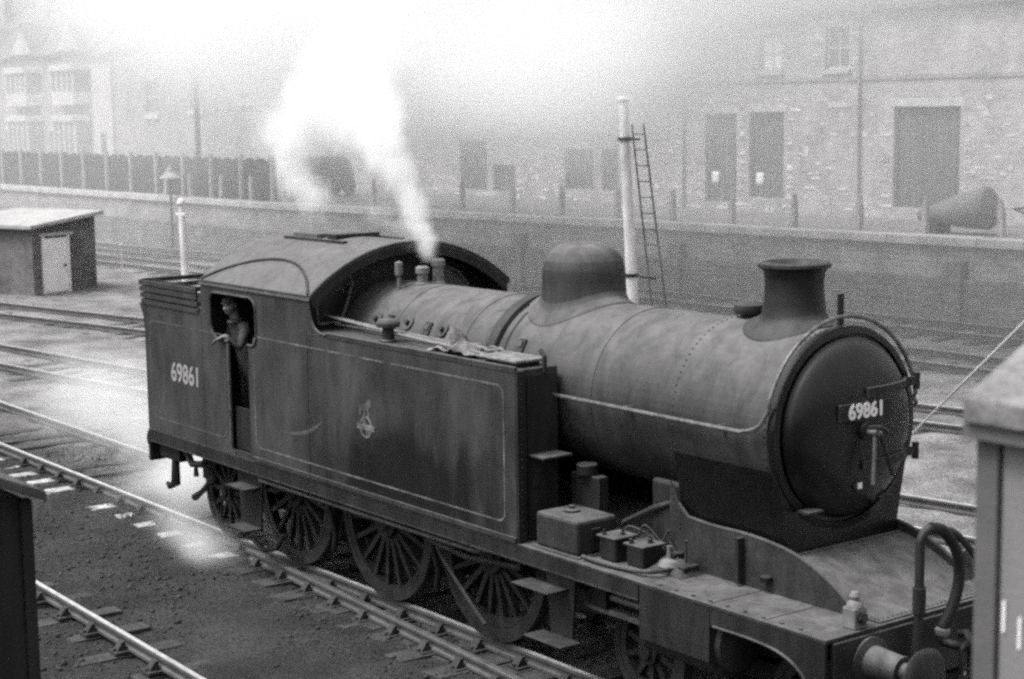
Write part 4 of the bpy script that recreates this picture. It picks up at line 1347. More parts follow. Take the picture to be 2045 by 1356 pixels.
# shed plate
xx = dish_x(0, 2.14) + 0.006
b = MB(); b.lathe([(0.0, 0), (0.075, 0), (0.075, 0.012), (0, 0.012)], (xx, 0, 2.14), 'x', 24)
b.v = [(a_, c_ * 1.35, 2.14 + (d_ - 2.14) * 0.8) for a_, c_, d_ in b.v]
shp = P(b, 'shed_plate', M_black, sdoor)
P(MB().box(xx + 0.013, xx + 0.017, -0.06, -0.01, 2.12, 2.17), 'shed_plate_lettering', M_white, shp, smooth=0)
# lamp irons
P(MB().box(2.82, 2.835, -0.66, -0.60, 2.57, 2.61).ball((2.83, -0.63, 2.59), 0.028, n=8, k=6), 'lamp_iron', M_steel)
P(MB().box(2.774, 2.92, -0.58, -0.40, 1.965, 1.985), 'smokebox_step', M_plate, smooth=0)
P(MB().box(2.774, 2.90, 0.30, 0.48, 1.965, 1.985), 'smokebox_step', M_plate, smooth=0)
P(MB().box(2.70, 2.725, -0.03, 0.03, 3.40, 3.71).box(2.68, 2.76, -0.05, 0.05, 3.40, 3.45), 'lamp_iron', M_black, smooth=0, bevel=0.004)
# handrail: along the boiler, up and over the smokebox front
hr = [(-0.30, -0.885, ZB + 0.03), (1.0, -0.895, ZB + 0.03), (2.3, -0.905, ZB + 0.03), (2.50, -0.90, ZB + 0.04), (2.66, -0.89, ZB + 0.10), (2.74, -0.86, ZB + 0.24)]
for a_ in np.linspace(160, 15, 22):
    t = math.radians(a_)
    hr.append((2.76, 0.925 * math.cos(t), ZB + 0.925 * math.sin(t)))
hr += [(2.74, 0.90, ZB + 0.16), (2.6, 0.90, ZB + 0.06), (1.0, 0.895, ZB + 0.03), (-0.3, 0.885, ZB + 0.03)]
hrail = P(MB().tube(bez(hr, 200), 0.019, 8), 'handrail', M_steel)
for s in (-1, 1):
    for xx in (-0.2, 1.0, 2.2):
        P(MB().cyl((xx, s * 0.79, ZB + 0.03), (xx, s * 0.90, ZB + 0.03), 0.022, 0.026, 8), 'handrail_knob', M_steel, hrail)

# chimney and dome: bodies of revolution whose foot follows the boiler curve
def saddle_lathe(x0, prof, Rb, n=56):
    """prof: (r, z, foot) - foot True: z is height above the boiler surface below that point"""
    vs_, fs_ = [], []
    for r, z, foot in prof:
        for i in range(n):
            t = 2 * math.pi * i / n
            y = r * math.sin(t)
            zz = ZB + math.sqrt(max(0, Rb * Rb - y * y)) + z if foot else z
            vs_.append((x0 + r * math.cos(t), y, zz))
    for j in range(len(prof) - 1):
        for i in range(n):
            fs_.append((j * n + i, j * n + (i + 1) % n, (j + 1) * n + (i + 1) % n, (j + 1) * n + i))
    return MB().add(vs_, fs_)
P(saddle_lathe(2.19, [(0.44, -0.02, 1), (0.43, 0.012, 1), (0.37, 0.03, 1), (0.30, 0.06, 1), (0.275, 0.10, 1), (0.262, 3.585, 0), (0.252, 3.68, 0), (0.250, 3.78, 0), (0.256, 3.84, 0), (0.272, 3.875, 0), (0.295, 3.892, 0), (0.312, 3.905, 0), (0.308, 3.93, 0), (0.28, 3.945, 0), (0.24, 3.945, 0), (0.20, 3.90, 0), (0.18, 3.6, 0), (0.001, 3.6, 0)], 0.825), 'chimney', M_black, smooth=50)
P(saddle_lathe(-0.62, [(0.56, -0.02, 1), (0.55, 0.012, 1), (0.50, 0.03, 1), (0.445, 0.06, 1), (0.418, 0.11, 1), (0.41, 3.60, 0), (0.405, 3.70, 0), (0.385, 3.79, 0), (0.335, 3.868, 0), (0.255, 3.925, 0), (0.15, 3.957, 0), (0.001, 3.967, 0)], 0.80), 'dome', M_boiler, smooth=60)
# snifting valve
P(MB().lathe([(0.07, 3.38), (0.07, 3.44), (0.13, 3.455), (0.145, 3.49), (0.135, 3.535), (0.08, 3.56), (0, 3.565)], (1.66, 0, 0), 'z', 24), 'snifting_valve', M_black, smooth=50)
# safety valves and whistle
for xx, yy, h in ((-3.30, -0.09, 3.56), (-3.30, 0.12, 3.63)):
    P(MB().lathe([(0.085, 3.34), (0.085, 3.37), (0.06, 3.38), (0.06, h - 0.09), (0.078, h - 0.08), (0.078, h - 0.02), (0.05, h), (0.03, h), (0.03, h - 0.03), (0, h - 0.03)], (xx, yy, 0), 'z', 18), 'safety_valve', M_brass)
P(MB().lathe([(0.12, 3.33), (0.12, 3.36), (0.0, 3.36)], (-3.30, 0.015, 0), 'z', 20), 'safety_valve_base', M_boiler)
P(MB().cyl((-3.45, -0.30, 3.26), (-3.45, -0.30, 3.46), 0.022, n=8).lathe([(0.04, 3.46), (0.045, 3.48), (0.045, 3.60), (0, 3.62)], (-3.45, -0.30, 0), 'z', 12), 'whistle', M_brass)
P(MB().tube([(-3.62, -0.18, 3.32), (-3.6, -0.2, 3.5), (-3.5, -0.28, 3.48)], 0.018, 6), 'whistle_pipe', M_brass)
# washout plugs and covers on firebox side
def plug(x, a_, kind, R=0.765):
    t = math.radians(a_)
    c_ = V(x, -R * math.cos(t), ZB + R * math.sin(t))
    nrm = V(0, -math.cos(t), math.sin(t))
    tv = V(0, math.sin(t), math.cos(t))
    b = MB()
    if kind:
        b.cyl(c_ - nrm * 0.01, c_ + nrm * 0.02, 0.075, n=16)
        o_ = P(b, 'washout_plug', M_boiler)
        P(MB().cyl(c_ + nrm * 0.02, c_ + nrm * 0.06, 0.03, n=6), 'plug_head', M_black, o_)
    else:
        vs_ = []
        for dz in (0.004, 0.02):
            for sx_, st_ in ((-1, -1), (1, -1), (1, 1), (-1, 1)):
                vs_.append(c_ + nrm * dz + V(1, 0, 0) * sx_ * 0.055 + tv * st_ * 0.09)
        b.add(vs_, [(3, 2, 1, 0), (4, 5, 6, 7), (0, 1, 5, 4), (1, 2, 6, 5), (2, 3, 7, 6), (3, 0, 4, 7)])
        o_ = P(b, 'cladding_cover', M_black, smooth=0)
        b = MB(); vs_ = []
        for dz in (0.02, 0.032):
            for sx_, st_ in ((-1, -1), (1, -1), (1, 1), (-1, 1)):
                vs_.append(c_ + nrm * dz + V(1, 0, 0) * sx_ * 0.028 + tv * (st_ * 0.03 + 0.03))
        b.add(vs_, [(3, 2, 1, 0), (4, 5, 6, 7), (0, 1, 5, 4), (1, 2, 6, 5), (2, 3, 7, 6), (3, 0, 4, 7)])
        P(b, 'cover_catch', M_boiler, o_, smooth=0)
for x, a_, k in ((-3.35, 32, 1), (-3.12, 31, 0), (-2.75, 33, 1), (-2.38, 30, 0), (-2.1, 32, 1)):
    plug(x, a_, k)
plug(-0.72, 28, 0, 0.80)

# things fixed on tank top
P(MB().lathe([(0.085, ZT + 0.001), (0.085, ZT + 0.02), (0.065, ZT + 0.03), (0.06, ZT + 0.15), (0.12, ZT + 0.16), (0.125, ZT + 0.20), (0.10, ZT + 0.235), (0, ZT + 0.245)], (-2.42, -1.12, 0), 'z', 24), 'tank_vent', M_plate, smooth=50)
P(MB().box(-0.66, -0.06, -1.27, -0.90, ZT + 0.045, ZT + 0.075), 'tank_filler_lid', M_canvas, smooth=0, bevel=0.012)
P(MB().box(-0.6, -0.12, -1.22, -0.95, ZT + 0.001, ZT + 0.044), 'tank_filler', M_plate, smooth=0)
P(MB().tube([(0.02, -1.0, ZT - 0.05), (0.02, -1.0, ZT + 0.10), (-0.04, -1.0, ZT + 0.15)], 0.022, 8), 'lamp_iron', M_black)
P(MB().tube([(-3.9, -0.93, 2.95), (-2.5, -0.9, 2.94), (-1.2, -0.86, 2.93)], 0.016, 6), 'tank_top_pipe', M_irons)
# step on tank front
P(MB().box(0.018, 0.25, -1.20, -0.86, 2.085, 2.11), 'tank_step', M_plate, smooth=0, bevel=0.006)
P(MB().box(0.018, 0.03, -1.18, -0.88, 1.80, 2.083), 'step_bracket', M_black, smooth=0)

# running-plate boxes
P(MB().box(0.18, 0.78, -1.25, -0.78, ZR + 0.012, ZR + 0.33), 'sandbox', M_plate, smooth=0, bevel=0.03)
P(MB().box(0.14, 0.82, -1.28, -0.75, ZR + 0.001, ZR + 0.012), 'sandbox_flange', M_plate, smooth=0)
P(MB().lathe([(0.075, ZR + 0.331), (0.075, ZR + 0.35), (0.03, ZR + 0.36), (0.03, ZR + 0.385), (0, ZR + 0.39)], (0.42, -1.02, 0), 'z', 18), 'sandbox_lid', M_plate)
P(MB().box(0.90, 1.12, -1.10, -0.86, ZR + 0.001, ZR + 0.20), 'lubricator', M_black, smooth=0, bevel=0.02)
P(MB().box(0.88, 1.14, -1.12, -0.84, ZR + 0.202, ZR + 0.225), 'lubricator_lid', M_plate, smooth=0, bevel=0.008)
P(MB().box(1.22, 1.44, -1.06, -0.82, ZR + 0.001, ZR + 0.18), 'lubricator', M_black, smooth=0, bevel=0.02)
P(MB().box(1.20, 1.46, -1.08, -0.80, ZR + 0.182, ZR + 0.205), 'lubricator_lid', M_plate, smooth=0, bevel=0.008)
P(MB().lathe([(0.05, ZR), (0.05, ZR + 0.06), (0.10, ZR + 0.07), (0.08, ZR + 0.11), (0.02, ZR + 0.13), (0.02, ZR + 0.24), (0, ZR + 0.24)], (1.66, -0.95, 0), 'z', 14), 'oil_pot', M_brass)
P(MB().box(0.12, 0.52, -0.78, -0.66, ZR + 0.01, ZR + 0.62).cyl((0.32, -0.75, ZR + 0.62), (0.32, -0.75, ZR + 0.72), 0.10, n=16), 'reversing_stand', M_black, smooth=30, bevel=0.01)
P(MB().tube([(0.8, -0.72, ZR + 0.25), (1.2, -0.72, ZR + 0.45), (1.45, -0.68, ZR + 0.55)], 0.03, 8), 'steam_pipe', M_black)
P(MB().box(1.15, 1.52, -0.70, -0.62, ZR + 0.01, ZR + 0.72), 'valve_chest', M_black, smooth=0, bevel=0.03)
for k, (xx, yy) in enumerate(((0.95, -1.08), (1.05, -0.95), (1.28, -1.05), (1.38, -0.92))):
    P(MB().lathe([(0.022, ZR + 0.18), (0.022, ZR + 0.245), (0.012, ZR + 0.25), (0.012, ZR + 0.27), (0, ZR + 0.275)], (xx, yy, 0), 'z', 10), 'oil_cap', M_black)
for k in (0, 2, 5):
    y0_ = -0.86 + 0.012 * k
    P(MB().tube(bez([(0.95 + 0.09 * k, y0_, ZR + 0.20), (1.0 + 0.09 * k, y0_ + 0.03, ZR + 0.27 + 0.02 * (k % 3)), (1.2 + 0.05 * k, -0.77, ZR + 0.22 + 0.02 * (k % 2)), (1.38 + 0.03 * k, -0.76, ZR + 0.12), (1.5 + 0.03 * k, -0.77, ZR + 0.03)], 24), 0.009, 6), 'oil_pipe', M_plate)
for (xx, zz) in ((0.16, 0.2), (0.80, 0.2)):
    P(MB().box(xx - 0.01, xx + 0.01, -1.1, -1.0, ZR + zz - 0.05, ZR + zz + 0.05), 'box_lug', M_black, smooth=0)
P(MB().tube(bez([(0.84, -1.24, ZR + 0.03), (1.1, -1.26, ZR + 0.035), (1.4, -1.22, ZR + 0.03), (1.65, -1.18, ZR + 0.05), (1.72, -1.02, ZR + 0.06), (1.7, -0.8, ZR + 0.1)], 24), 0.02, 8), 'drain_rod', M_plate)
P(MB().box(1.56, 1.86, -0.96, -0.78, ZR + 0.001, ZR + 0.09).box(1.62, 1.70, -0.94, -0.80, ZR + 0.091, ZR + 0.17), 'valve_gear_bracket', M_black, smooth=0, bevel=0.012)
P(MB().tube([(1.78, -0.87, ZR + 0.08), (1.78, -0.87, ZR + 0.30)], 0.013, 6), 'valve_spindle', M_plate)
for k in range(9):
    P(MB().lathe([(0.018, ZR), (0.018, ZR + 0.012), (0, ZR + 0.014)], (1.9 + 0.2 * k, -1.27, 0), 'z', 6), 'plate_bolt', M_plate)
for xx in (2.55, 3.15):
    P(MB().box(xx - 0.004, xx + 0.004, -W + 0.02, -0.73, ZR + 0.0005, ZR + 0.004), 'plate_joint', M_black, smooth=0)
hp = MB(); rr_ = random.Random(9)
nu, nv_ = 18, 14
vs_, fs_ = [], []
for i in range(nu):
    for j in range(nv_):
        u_, v_ = i / (nu - 1), j / (nv_ - 1)
        x, y = 1.44 + 0.44 * u_, -1.02 + 0.28 * v_
        e_ = max(0, 1 - ((u_ - 0.5) / 0.5) ** 2) * max(0, 1 - ((v_ - 0.5) / 0.5) ** 2)
        z = ZR + 0.004 + e_ ** 0.6 * (0.06 + 0.07 * float(vnoise(np.array(x * 9), np.array(y * 9), 5, 1.0)) + 0.04 * rr_.random())
        vs_.append((x, y, z))
for i in range(nu - 1):
    for j in range(nv_ - 1):
        fs_.append((i * nv_ + j, (i + 1) * nv_ + j, (i + 1) * nv_ + j + 1, i * nv_ + j + 1))
rg = hp.add(vs_, fs_).build('rag_heap', M_cloth, smooth=50)
tag(rg, 'crumpled dirty rags lying on the footplate beside the oil boxes', 'rags')
# wing plates beside the smokebox
wing = [(1.42, ZR + 0.002), (1.42, 2.02), (1.52, 1.84)] + [(q[0], q[1]) for q in bez([(1.64, 1.74, 0), (1.95, 1.72, 0), (2.4, 1.72, 0), (2.85, 1.67, 0), (3.2, 1.55, 0), (3.45, 1.40, 0), (3.56, ZR + 0.002, 0)], 36)]
for s in (-1, 1):
    P(MB().prism(wing, 'y', s * 0.70, s * 0.725), 'wing_plate', M_plate, smooth=0)
    P(MB().tube([(a_, s * 0.7125, b_ + 0.004) for a_, b_ in wing[2:]], 0.016, 6), 'wing_beading', M_plate)
    P(MB().box(2.30, 2.34, *sorted((s * 0.727, s * 0.80)), ZR + 0.02, 1.70), 'wing_stay', M_black, smooth=0)
    P(MB().lathe([(0.02, 0.0), (0.05, 0.0), (0.05, 0.04), (0, 0.06)], (2.62, s * 0.76, ZR + 0.1), 'z', 10), 'oil_cup', M_black)
# curved apron between them
ap = bez([(2.775, 0, 1.62), (2.95, 0, 1.58), (3.2, 0, 1.48), (3.45, 0, 1.36), (3.62, 0, ZR + 0.02), (3.78, 0, ZR + 0.012)], 24)
vs_, fs_ = [], []
for q in ap:
    vs_ += [(q[0], -0.698, q[2]), (q[0], 0.698, q[2]), (q[0], 0.698, ZR + 0.001), (q[0], -0.698, ZR + 0.001)]
for i in range(len(ap) - 1):
    for k in range(4):
        fs_.append((i * 4 + k, i * 4 + (k + 1) % 4, i * 4 + 4 + (k + 1) % 4, i * 4 + 4 + k))
fs_ += [(3, 2, 1, 0), tuple(len(vs_) - 4 + k for k in range(4))]
P(MB().add(vs_, fs_), 'front_apron', M_plate, smooth=40)

rv = MB()
for i in range(26):
    y = -0.66 + i * 1.32 / 25
    rv.ball((2.82, y, 1.615), 0.010, n=5, k=4); rv.ball((3.74, y, ZR + 0.016), 0.010, n=5, k=4)
for i in range(30):
    t = i / 29
    q = ap[int(t * (len(ap) - 1))]
    rv.ball((q[0], -0.66, q[2] + 0.002), 0.009, n=5, k=4)
P(rv, 'rivet_row', M_plate)
rv = MB()
for i in range(22):
    rv.ball((1.55 + 0.0, -0.826 * math.cos(math.radians(20)) * 0 - 0.66 - 0.16 * min(1, i / 12), 1.35 + i * 0.055), 0.009, n=5, k=4)
for i in range(20):
    rv.ball((1.58 + i * 0.06, -0.655, 1.50), 0.009, n=5, k=4)
P(rv, 'rivet_row', M_door)
rv = MB()
for i in range(60):
    t = math.radians(-38 + i * 256 / 60)
    rv.ball((2.66, 0.826 * math.cos(t), ZB + 0.826 * math.sin(t)), 0.009, n=5, k=4)
for i in range(28):
    rv.ball((-7.60 + i * 0.28, -W + 0.001, 1.215), 0.010, n=5, k=4)
P(rv, 'rivet_row', M_black)
# buffer beams, buffers, hoses, hook
P(MB().box(XF - 0.03, XF + 0.03, -1.26, 1.26, 0.78, ZR - 0.037), 'front_buffer_beam', M_black, smooth=0, bevel=0.006)
P(MB().box(-7.80, -7.745, -1.33, 1.33, 0.86, ZR - 0.037), 'rear_buffer_beam', M_black, smooth=0, bevel=0.006)
def buffer(x, s, d):
    b = MB()
    b.lathe([(0.20, 0.03 * d), (0.20, 0.05 * d), (0.135, 0.07 * d), (0.115, 0.33 * d), (0.12, 0.34 * d), (0.12, 0.36 * d), (0.075, 0.365 * d), (0.075, 0.52 * d)], (x, s * 0.87, 1.04), 'x', 28)
    hs = P(b, 'buffer_housing', M_plate, smooth=40)
    P(MB().lathe([(0.07, 0.50 * d), (0.22, 0.53 * d), (0.235, 0.56 * d), (0.20, 0.59 * d), (0.0, 0.605 * d)], (x, s * 0.87, 1.04), 'x', 36), 'buffer_head', M_black, hs, smooth=50)
for s in (-1, 1):
    buffer(XF, s, 1); buffer(-7.77, s, -1)
P(MB().tube([(XF + 0.02, 0, 1.02), (XF + 0.22, 0, 1.02), (XF + 0.30, 0, 1.08), (XF + 0.24, 0, 1.15), (XF + 0.18, 0, 1.12)], 0.035, 10), 'coupling_hook', M_black)
for k in range(3):
    lk = MB(); z0 = 1.02 - k * 0.2
    w_ = 0.05
    lk.tube([(XF + 0.24, -w_, z0), (XF + 0.24, -w_, z0 - 0.2), (XF + 0.24, 0, z0 - 0.26), (XF + 0.24, w_, z0 - 0.2), (XF + 0.24, w_, z0), (XF + 0.24, 0, z0 + 0.05), (XF + 0.24, -w_, z0)], 0.018, 8)
    P(lk, 'coupling_link', M_black)
P(MB().tube([(XF + 0.10, -0.42, 0.9), (XF + 0.12, -0.42, 1.4), (XF + 0.12, -0.42, 1.92), (XF + 0.13, -0.39, 1.99), (XF + 0.14, -0.33, 2.02)], 0.038, 10), 'vacuum_standpipe', M_black)
P(MB().cyl((XF + 0.12, -0.42, 1.36), (XF + 0.12, -0.42, 1.56), 0.052, n=12), 'standpipe_clip', M_black)
hose = bez([(XF + 0.14, -0.33, 2.02), (XF + 0.16, -0.20, 1.98), (XF + 0.18, -0.06, 1.80), (XF + 0.18, -0.02, 1.58), (XF + 0.17, -0.08, 1.36), (XF + 0.15, -0.17, 1.20)], 40)
P(MB().tube(hose, 0.045, 10), 'vacuum_hose', M_motion)
P(MB().tube(bez([(XF + 0.14, -0.36, 2.0), (XF + 0.16, -0.1, 1.96), (XF + 0.17, 0.10, 1.80), (XF + 0.16, 0.30, 1.58), (XF + 0.10, 0.36, 1.40)], 30), 0.03, 8), 'steam_heat_hose', M_black)
P(MB().lathe([(0.05, 0), (0.06, 0.02), (0.06, 0.05), (0.03, 0.06), (0, 0.06)], (XF + 0.15, -0.17, 1.14), 'z', 12), 'hose_coupling', M_brass)
P(MB().box(XF + 0.06, XF + 0.09, 0.14, 0.34, 1.5, 1.75), 'front_lamp_iron', M_steel, smooth=0)

# outside cylinder, slide bars
for s in (-1, 1):
    b = MB(); b.lathe([(0.0, 1.70), (0.30, 1.70), (0.31, 1.72), (0.31, 2.53), (0.30, 2.55), (0.0, 2.56)], (0, s * 1.02, 0.92), 'x', 32)
    cyo = P(b, 'cylinder', M_black, smooth=35)
    P(MB().prism([(1.70, 0.80), (2.55, 0.80), (2.55, ZR - 0.037), (1.70, ZR - 0.037)], 'y', s * (W - 0.002), s * (W - 0.05)), 'cylinder_casing', M_black, cyo, smooth=0)
    b = MB(); b.lathe([(0.26, 2.56), (0.24, 2.60), (0.10, 2.62), (0, 2.63)], (0, s * 1.02, 0.92), 'x', 28); P(b, 'cylinder_cover', M_plate, cyo, smooth=40)
    for dz in (0.17, -0.13):
        P(MB().box(0.65, 1.70, s * 1.02 - 0.045, s * 1.02 + 0.045, 0.92 + dz, 0.97 + dz), 'slide_bar', M_steel, smooth=0)
    P(MB().cyl((0.9, s * 1.02, 0.94), (1.70, s * 1.02, 0.94), 0.035, n=10), 'piston_rod', M_steel)
    P(MB().box(0.75, 0.98, s * 1.02 - 0.07, s * 1.02 + 0.07, 0.84, 1.08), 'crosshead', M_motion, smooth=0)

# steps
for s in (-1, 1):
    b = MB(); b.prism([(0.28, 1.13), (0.72, 1.13), (0.66, 0.50), (0.36, 0.50)], 'y', s * 1.20, s * 1.225); stp = P(b, 'step_plate', M_black, smooth=0)
    P(MB().box(0.08, 0.62, *sorted((s * 1.228, s * 1.47)), 0.955, 0.975), 'step_tread', M_black, stp, smooth=0, bevel=0.01)
    P(MB().box(0.26, 0.80, *sorted((s * 1.228, s * 1.47)), 0.50, 0.522), 'step_tread', M_black, stp, smooth=0, bevel=0.01)
    b = MB(); b.prism([(-5.62, 1.13), (-5.0, 1.13), (-5.08, 0.42), (-5.54, 0.42)], 'y', s * 1.20, s * 1.225); stp = P(b, 'step_plate', M_motion, smooth=0)
    P(MB().box(-5.5, -5.05, *sorted((s * 1.228, s * 1.45)), 0.93, 0.95), 'step_tread', M_black, stp, smooth=0)
    P(MB().box(-5.5, -5.05, *sorted((s * 1.228, s * 1.45)), 0.44, 0.46), 'step_tread', M_black, stp, smooth=0)
# brake and sand gear
P(MB().tube([(-2.02, -1.0, 0.98), (-1.9, -1.02, 0.9), (-1.2, -1.03, 0.86), (-0.35, -1.03, 0.93), (-0.32, -1.03, 1.1)], 0.03, 8), 'brake_rod', M_plate)
for xx in (-4.05, -2.02, -0.05):
    P(MB().tube([(xx, -0.9, 1.12), (xx - 0.02, -0.9, 0.85), (xx + 0.10, -0.9, 0.55), (xx + 0.06, -0.9, 0.35)], 0.03, 8), 'brake_hanger', M_motion)
P(MB().tube([(-1.95, -0.98, 1.0), (-1.7, -1.0, 0.75), (-1.3, -0.98, 0.42), (-1.05, -0.95, 0.2)], 0.02, 8), 'sand_pipe', M_plate)
P(MB().tube([(-7.35, -1.15, 1.1), (-7.3, -1.2, 0.95), (-7.32, -1.2, 0.62), (-7.45, -1.22, 0.56), (-7.55, -1.2, 0.58)], [0.05, 0.05, 0.065, 0.04, 0.03], 8), 'injector_pipe', M_motion)
P(MB().box(-7.65, -7.1, -1.25, -1.05, 0.92, 1.118), 'rear_frame_bracket', M_motion, smooth=0, bevel=0.02)
P(MB().tube([(-7.0, -1.2, 1.1), (-6.8, -1.22, 0.95), (-6.55, -1.2, 0.98), (-6.4, -1.18, 1.1)], 0.045, 8), 'drain_pipe', M_motion)
P(MB().tube([(-6.75, -1.2, 0.98), (-6.74, -1.2, 0.8)], [0.02, 0.035], 8), 'drain_cock', M_motion)
P(MB().tube([(-6.35, -1.15, 0.85), (-6.75, -1.12, 0.60), (-7.0, -1.1, 0.48)], [0.04, 0.035, 0.05], 8), 'water_scoop_arm', M_motion)
P(MB().tube([(-6.3, -0.95, 0.55), (-6.55, -0.95, 0.5), (-6.6, -0.95, 0.3), (-6.55, -0.95, 0.12)], 0.02, 8), 'guard_iron', M_motion)
P(MB().tube([(-5.5, -1.1, 0.22), (-5.2, -1.12, 0.16), (-4.95, -1.1, 0.22), (-4.85, -1.05, 0.4)], 0.03, 8), 'injector_overflow', M_motion)

# wheels
def wheel(R, nsp, name, balance=None):
    root = bpy.data.objects.new(name, None); COL.objects.link(root); root.parent = loco
    tw = 0.065
    b = MB(); b.lathe([(R - 0.075, -tw), (R - 0.004, -tw), (R, -tw + 0.01), (R, tw - 0.03), (R + 0.028, tw - 0.012), (R + 0.028, tw), (R - 0.075, tw), (R - 0.075, -tw)], (0, 0, 0), 'y', 48)
    ob = b.build('tyre', M_wheel, root, local=True)
    b = MB(); b.lathe([(R - 0.15, -tw + 0.01), (R - 0.076, -tw + 0.008), (R - 0.076, tw - 0.01), (R - 0.15, tw - 0.012), (R - 0.15, -tw + 0.01)], (0, 0, 0), 'y', 48)
    b.build('rim', M_wheel, root, local=True)
    hr_ = 0.19 if R > 0.7 else 0.12
    b = MB(); b.lathe([(0, -0.12), (hr_ * 0.55, -0.12), (hr_ * 0.6, -0.09), (hr_, -0.085), (hr_, 0.08), (0, 0.08)], (0, 0, 0), 'y', 28)
    b.build('hub', M_wheel, root, local=True)
    b = MB(); b.prism([(-0.032, hr_ - 0.01), (0.032, hr_ - 0.01), (0.024, R - 0.145), (-0.024, R - 0.145)], 'y', -0.035, 0.03)
    sme = b.mesh('spoke', 0); sme.materials.append(M_wheel)
    for k in range(nsp):
        c = bpy.data.objects.new('spoke', sme); COL.objects.link(c); c.parent = root; c.rotation_euler.y = 2 * math.pi * k / nsp
    if balance is not None:
        a0, a1, w_ = balance
        pts = []
        for i in range(15):
            t = math.radians(a0 + (a1 - a0) * i / 14); pts.append(((R - 0.148) * math.cos(t), (R - 0.148) * math.sin(t)))
        p0_, p1_ = pts[0], pts[-1]
        mid = math.radians((a0 + a1) / 2)
        for i in range(1, 10):
            t = i / 10
            x_ = p1_[0] + (p0_[0] - p1_[0]) * t; z_ = p1_[1] + (p0_[1] - p1_[1]) * t
            bulge = w_ * math.sin(math.pi * t)
            pts.append((x_ + math.cos(mid) * bulge, z_ + math.sin(mid) * bulge))
        b = MB().prism(pts, 'y', -tw + 0.004, 0.0)
        b.build('balance_weight', M_wheel, root, local=True, smooth=0)
    return root
RW = 0.876
XW = (-4.96, -3.01, -1.10)
bal = ((300, 380, 0.12), (290, 345, 0.13), (225, 325, 0.16))
for i, x in enumerate(XW):
    w = wheel(RW, 18, 'driving_wheel', bal[i])
    w.location = (x, -0.765, RW); w.rotation_euler.y = math.radians(4 * i)
    w2 = link_copy(w, loco); w2.location = (x, 0.765, RW); w2.rotation_euler = (0, math.radians(90 + 4 * i), math.pi)
    P(MB().cyl((x, -0.72, RW), (x, 0.72, RW), 0.09, n=16), 'axle', M_motion)
w = wheel(0.57, 12, 'trailing_wheel'); w.location = (-6.66, -0.765, 0.57)
w2 = link_copy(w, loco); w2.location = (-6.66, 0.765, 0.57); w2.rotation_euler.z = math.pi
P(MB().cyl((-6.66, -0.72, 0.57), (-6.66, 0.72, 0.57), 0.08, n=14), 'axle', M_motion)
wb_ = wheel(0.475, 10, 'bogie_wheel'); wb_.location = (1.25, -0.765, 0.475)
for i, x in enumerate((1.25, 3.23)):
    if i:
        q = link_copy(wb_, loco); q.location = (x, -0.765, 0.475)
    q = link_copy(wb_, loco); q.location = (x, 0.765, 0.475); q.rotation_euler.z = math.pi
    P(MB().cyl((x, -0.72, 0.475), (x, 0.72, 0.475), 0.07, n=14), 'axle', M_motion)
P(MB().box(0.9, 3.6, -0.56, 0.56, 0.45, 0.62), 'bogie_frame', M_motion, smooth=0)
# coupling rod and cranks (near side, low position hidden in shade)
ang = math.radians(62)
cp = [(x + 0.30 * math.cos(ang), RW + 0.30 * math.sin(ang)) for x in XW]
P(MB().box(cp[0][0] - 0.09, cp[2][0] + 0.09, -0.93, -0.885, cp[0][1] - 0.055, cp[0][1] + 0.055), 'coupling_rod', M_motion, smooth=0, bevel=0.01)
for c_ in cp:
    P(MB().cyl((c_[0], -0.86, c_[1]), (c_[0], -0.96, c_[1]), 0.07, n=14), 'crank_pin', M_motion)
P(MB().prism([(cp[2][0] - 0.05, cp[2][1] - 0.05), (0.86, 0.90), (0.86, 0.99), (cp[2][0] - 0.05, cp[2][1] + 0.05)], 'y', -1.04, -0.97), 'connecting_rod', M_motion, smooth=0)

# lamp standing on the front corner of the running plate
lmp = thing('oil_lamp', 'small oil headlamp standing on the front corner of the footplate', 'lamp', (3.72, -0.92, ZR))
MB().box(3.66, 3.79, -0.99, -0.85, ZR + 0.001, ZR + 0.17).build('body', M_brass, lmp, smooth=0, bevel=0.012)
MB().lathe([(0.07, ZR + 0.171), (0.06, ZR + 0.20), (0.035, ZR + 0.22), (0.045, ZR + 0.25), (0.03, ZR + 0.285), (0, ZR + 0.29)], (3.725, -0.92, 0), 'z', 14).build('chimney_cap', M_brass, lmp)
MB().lathe([(0.0, 0.0), (0.045, 0.0), (0.045, 0.03), (0.03, 0.035), (0, 0.037)], (3.79, -0.92, ZR + 0.09), 'x', 16).build('lens', M_glass, lmp)

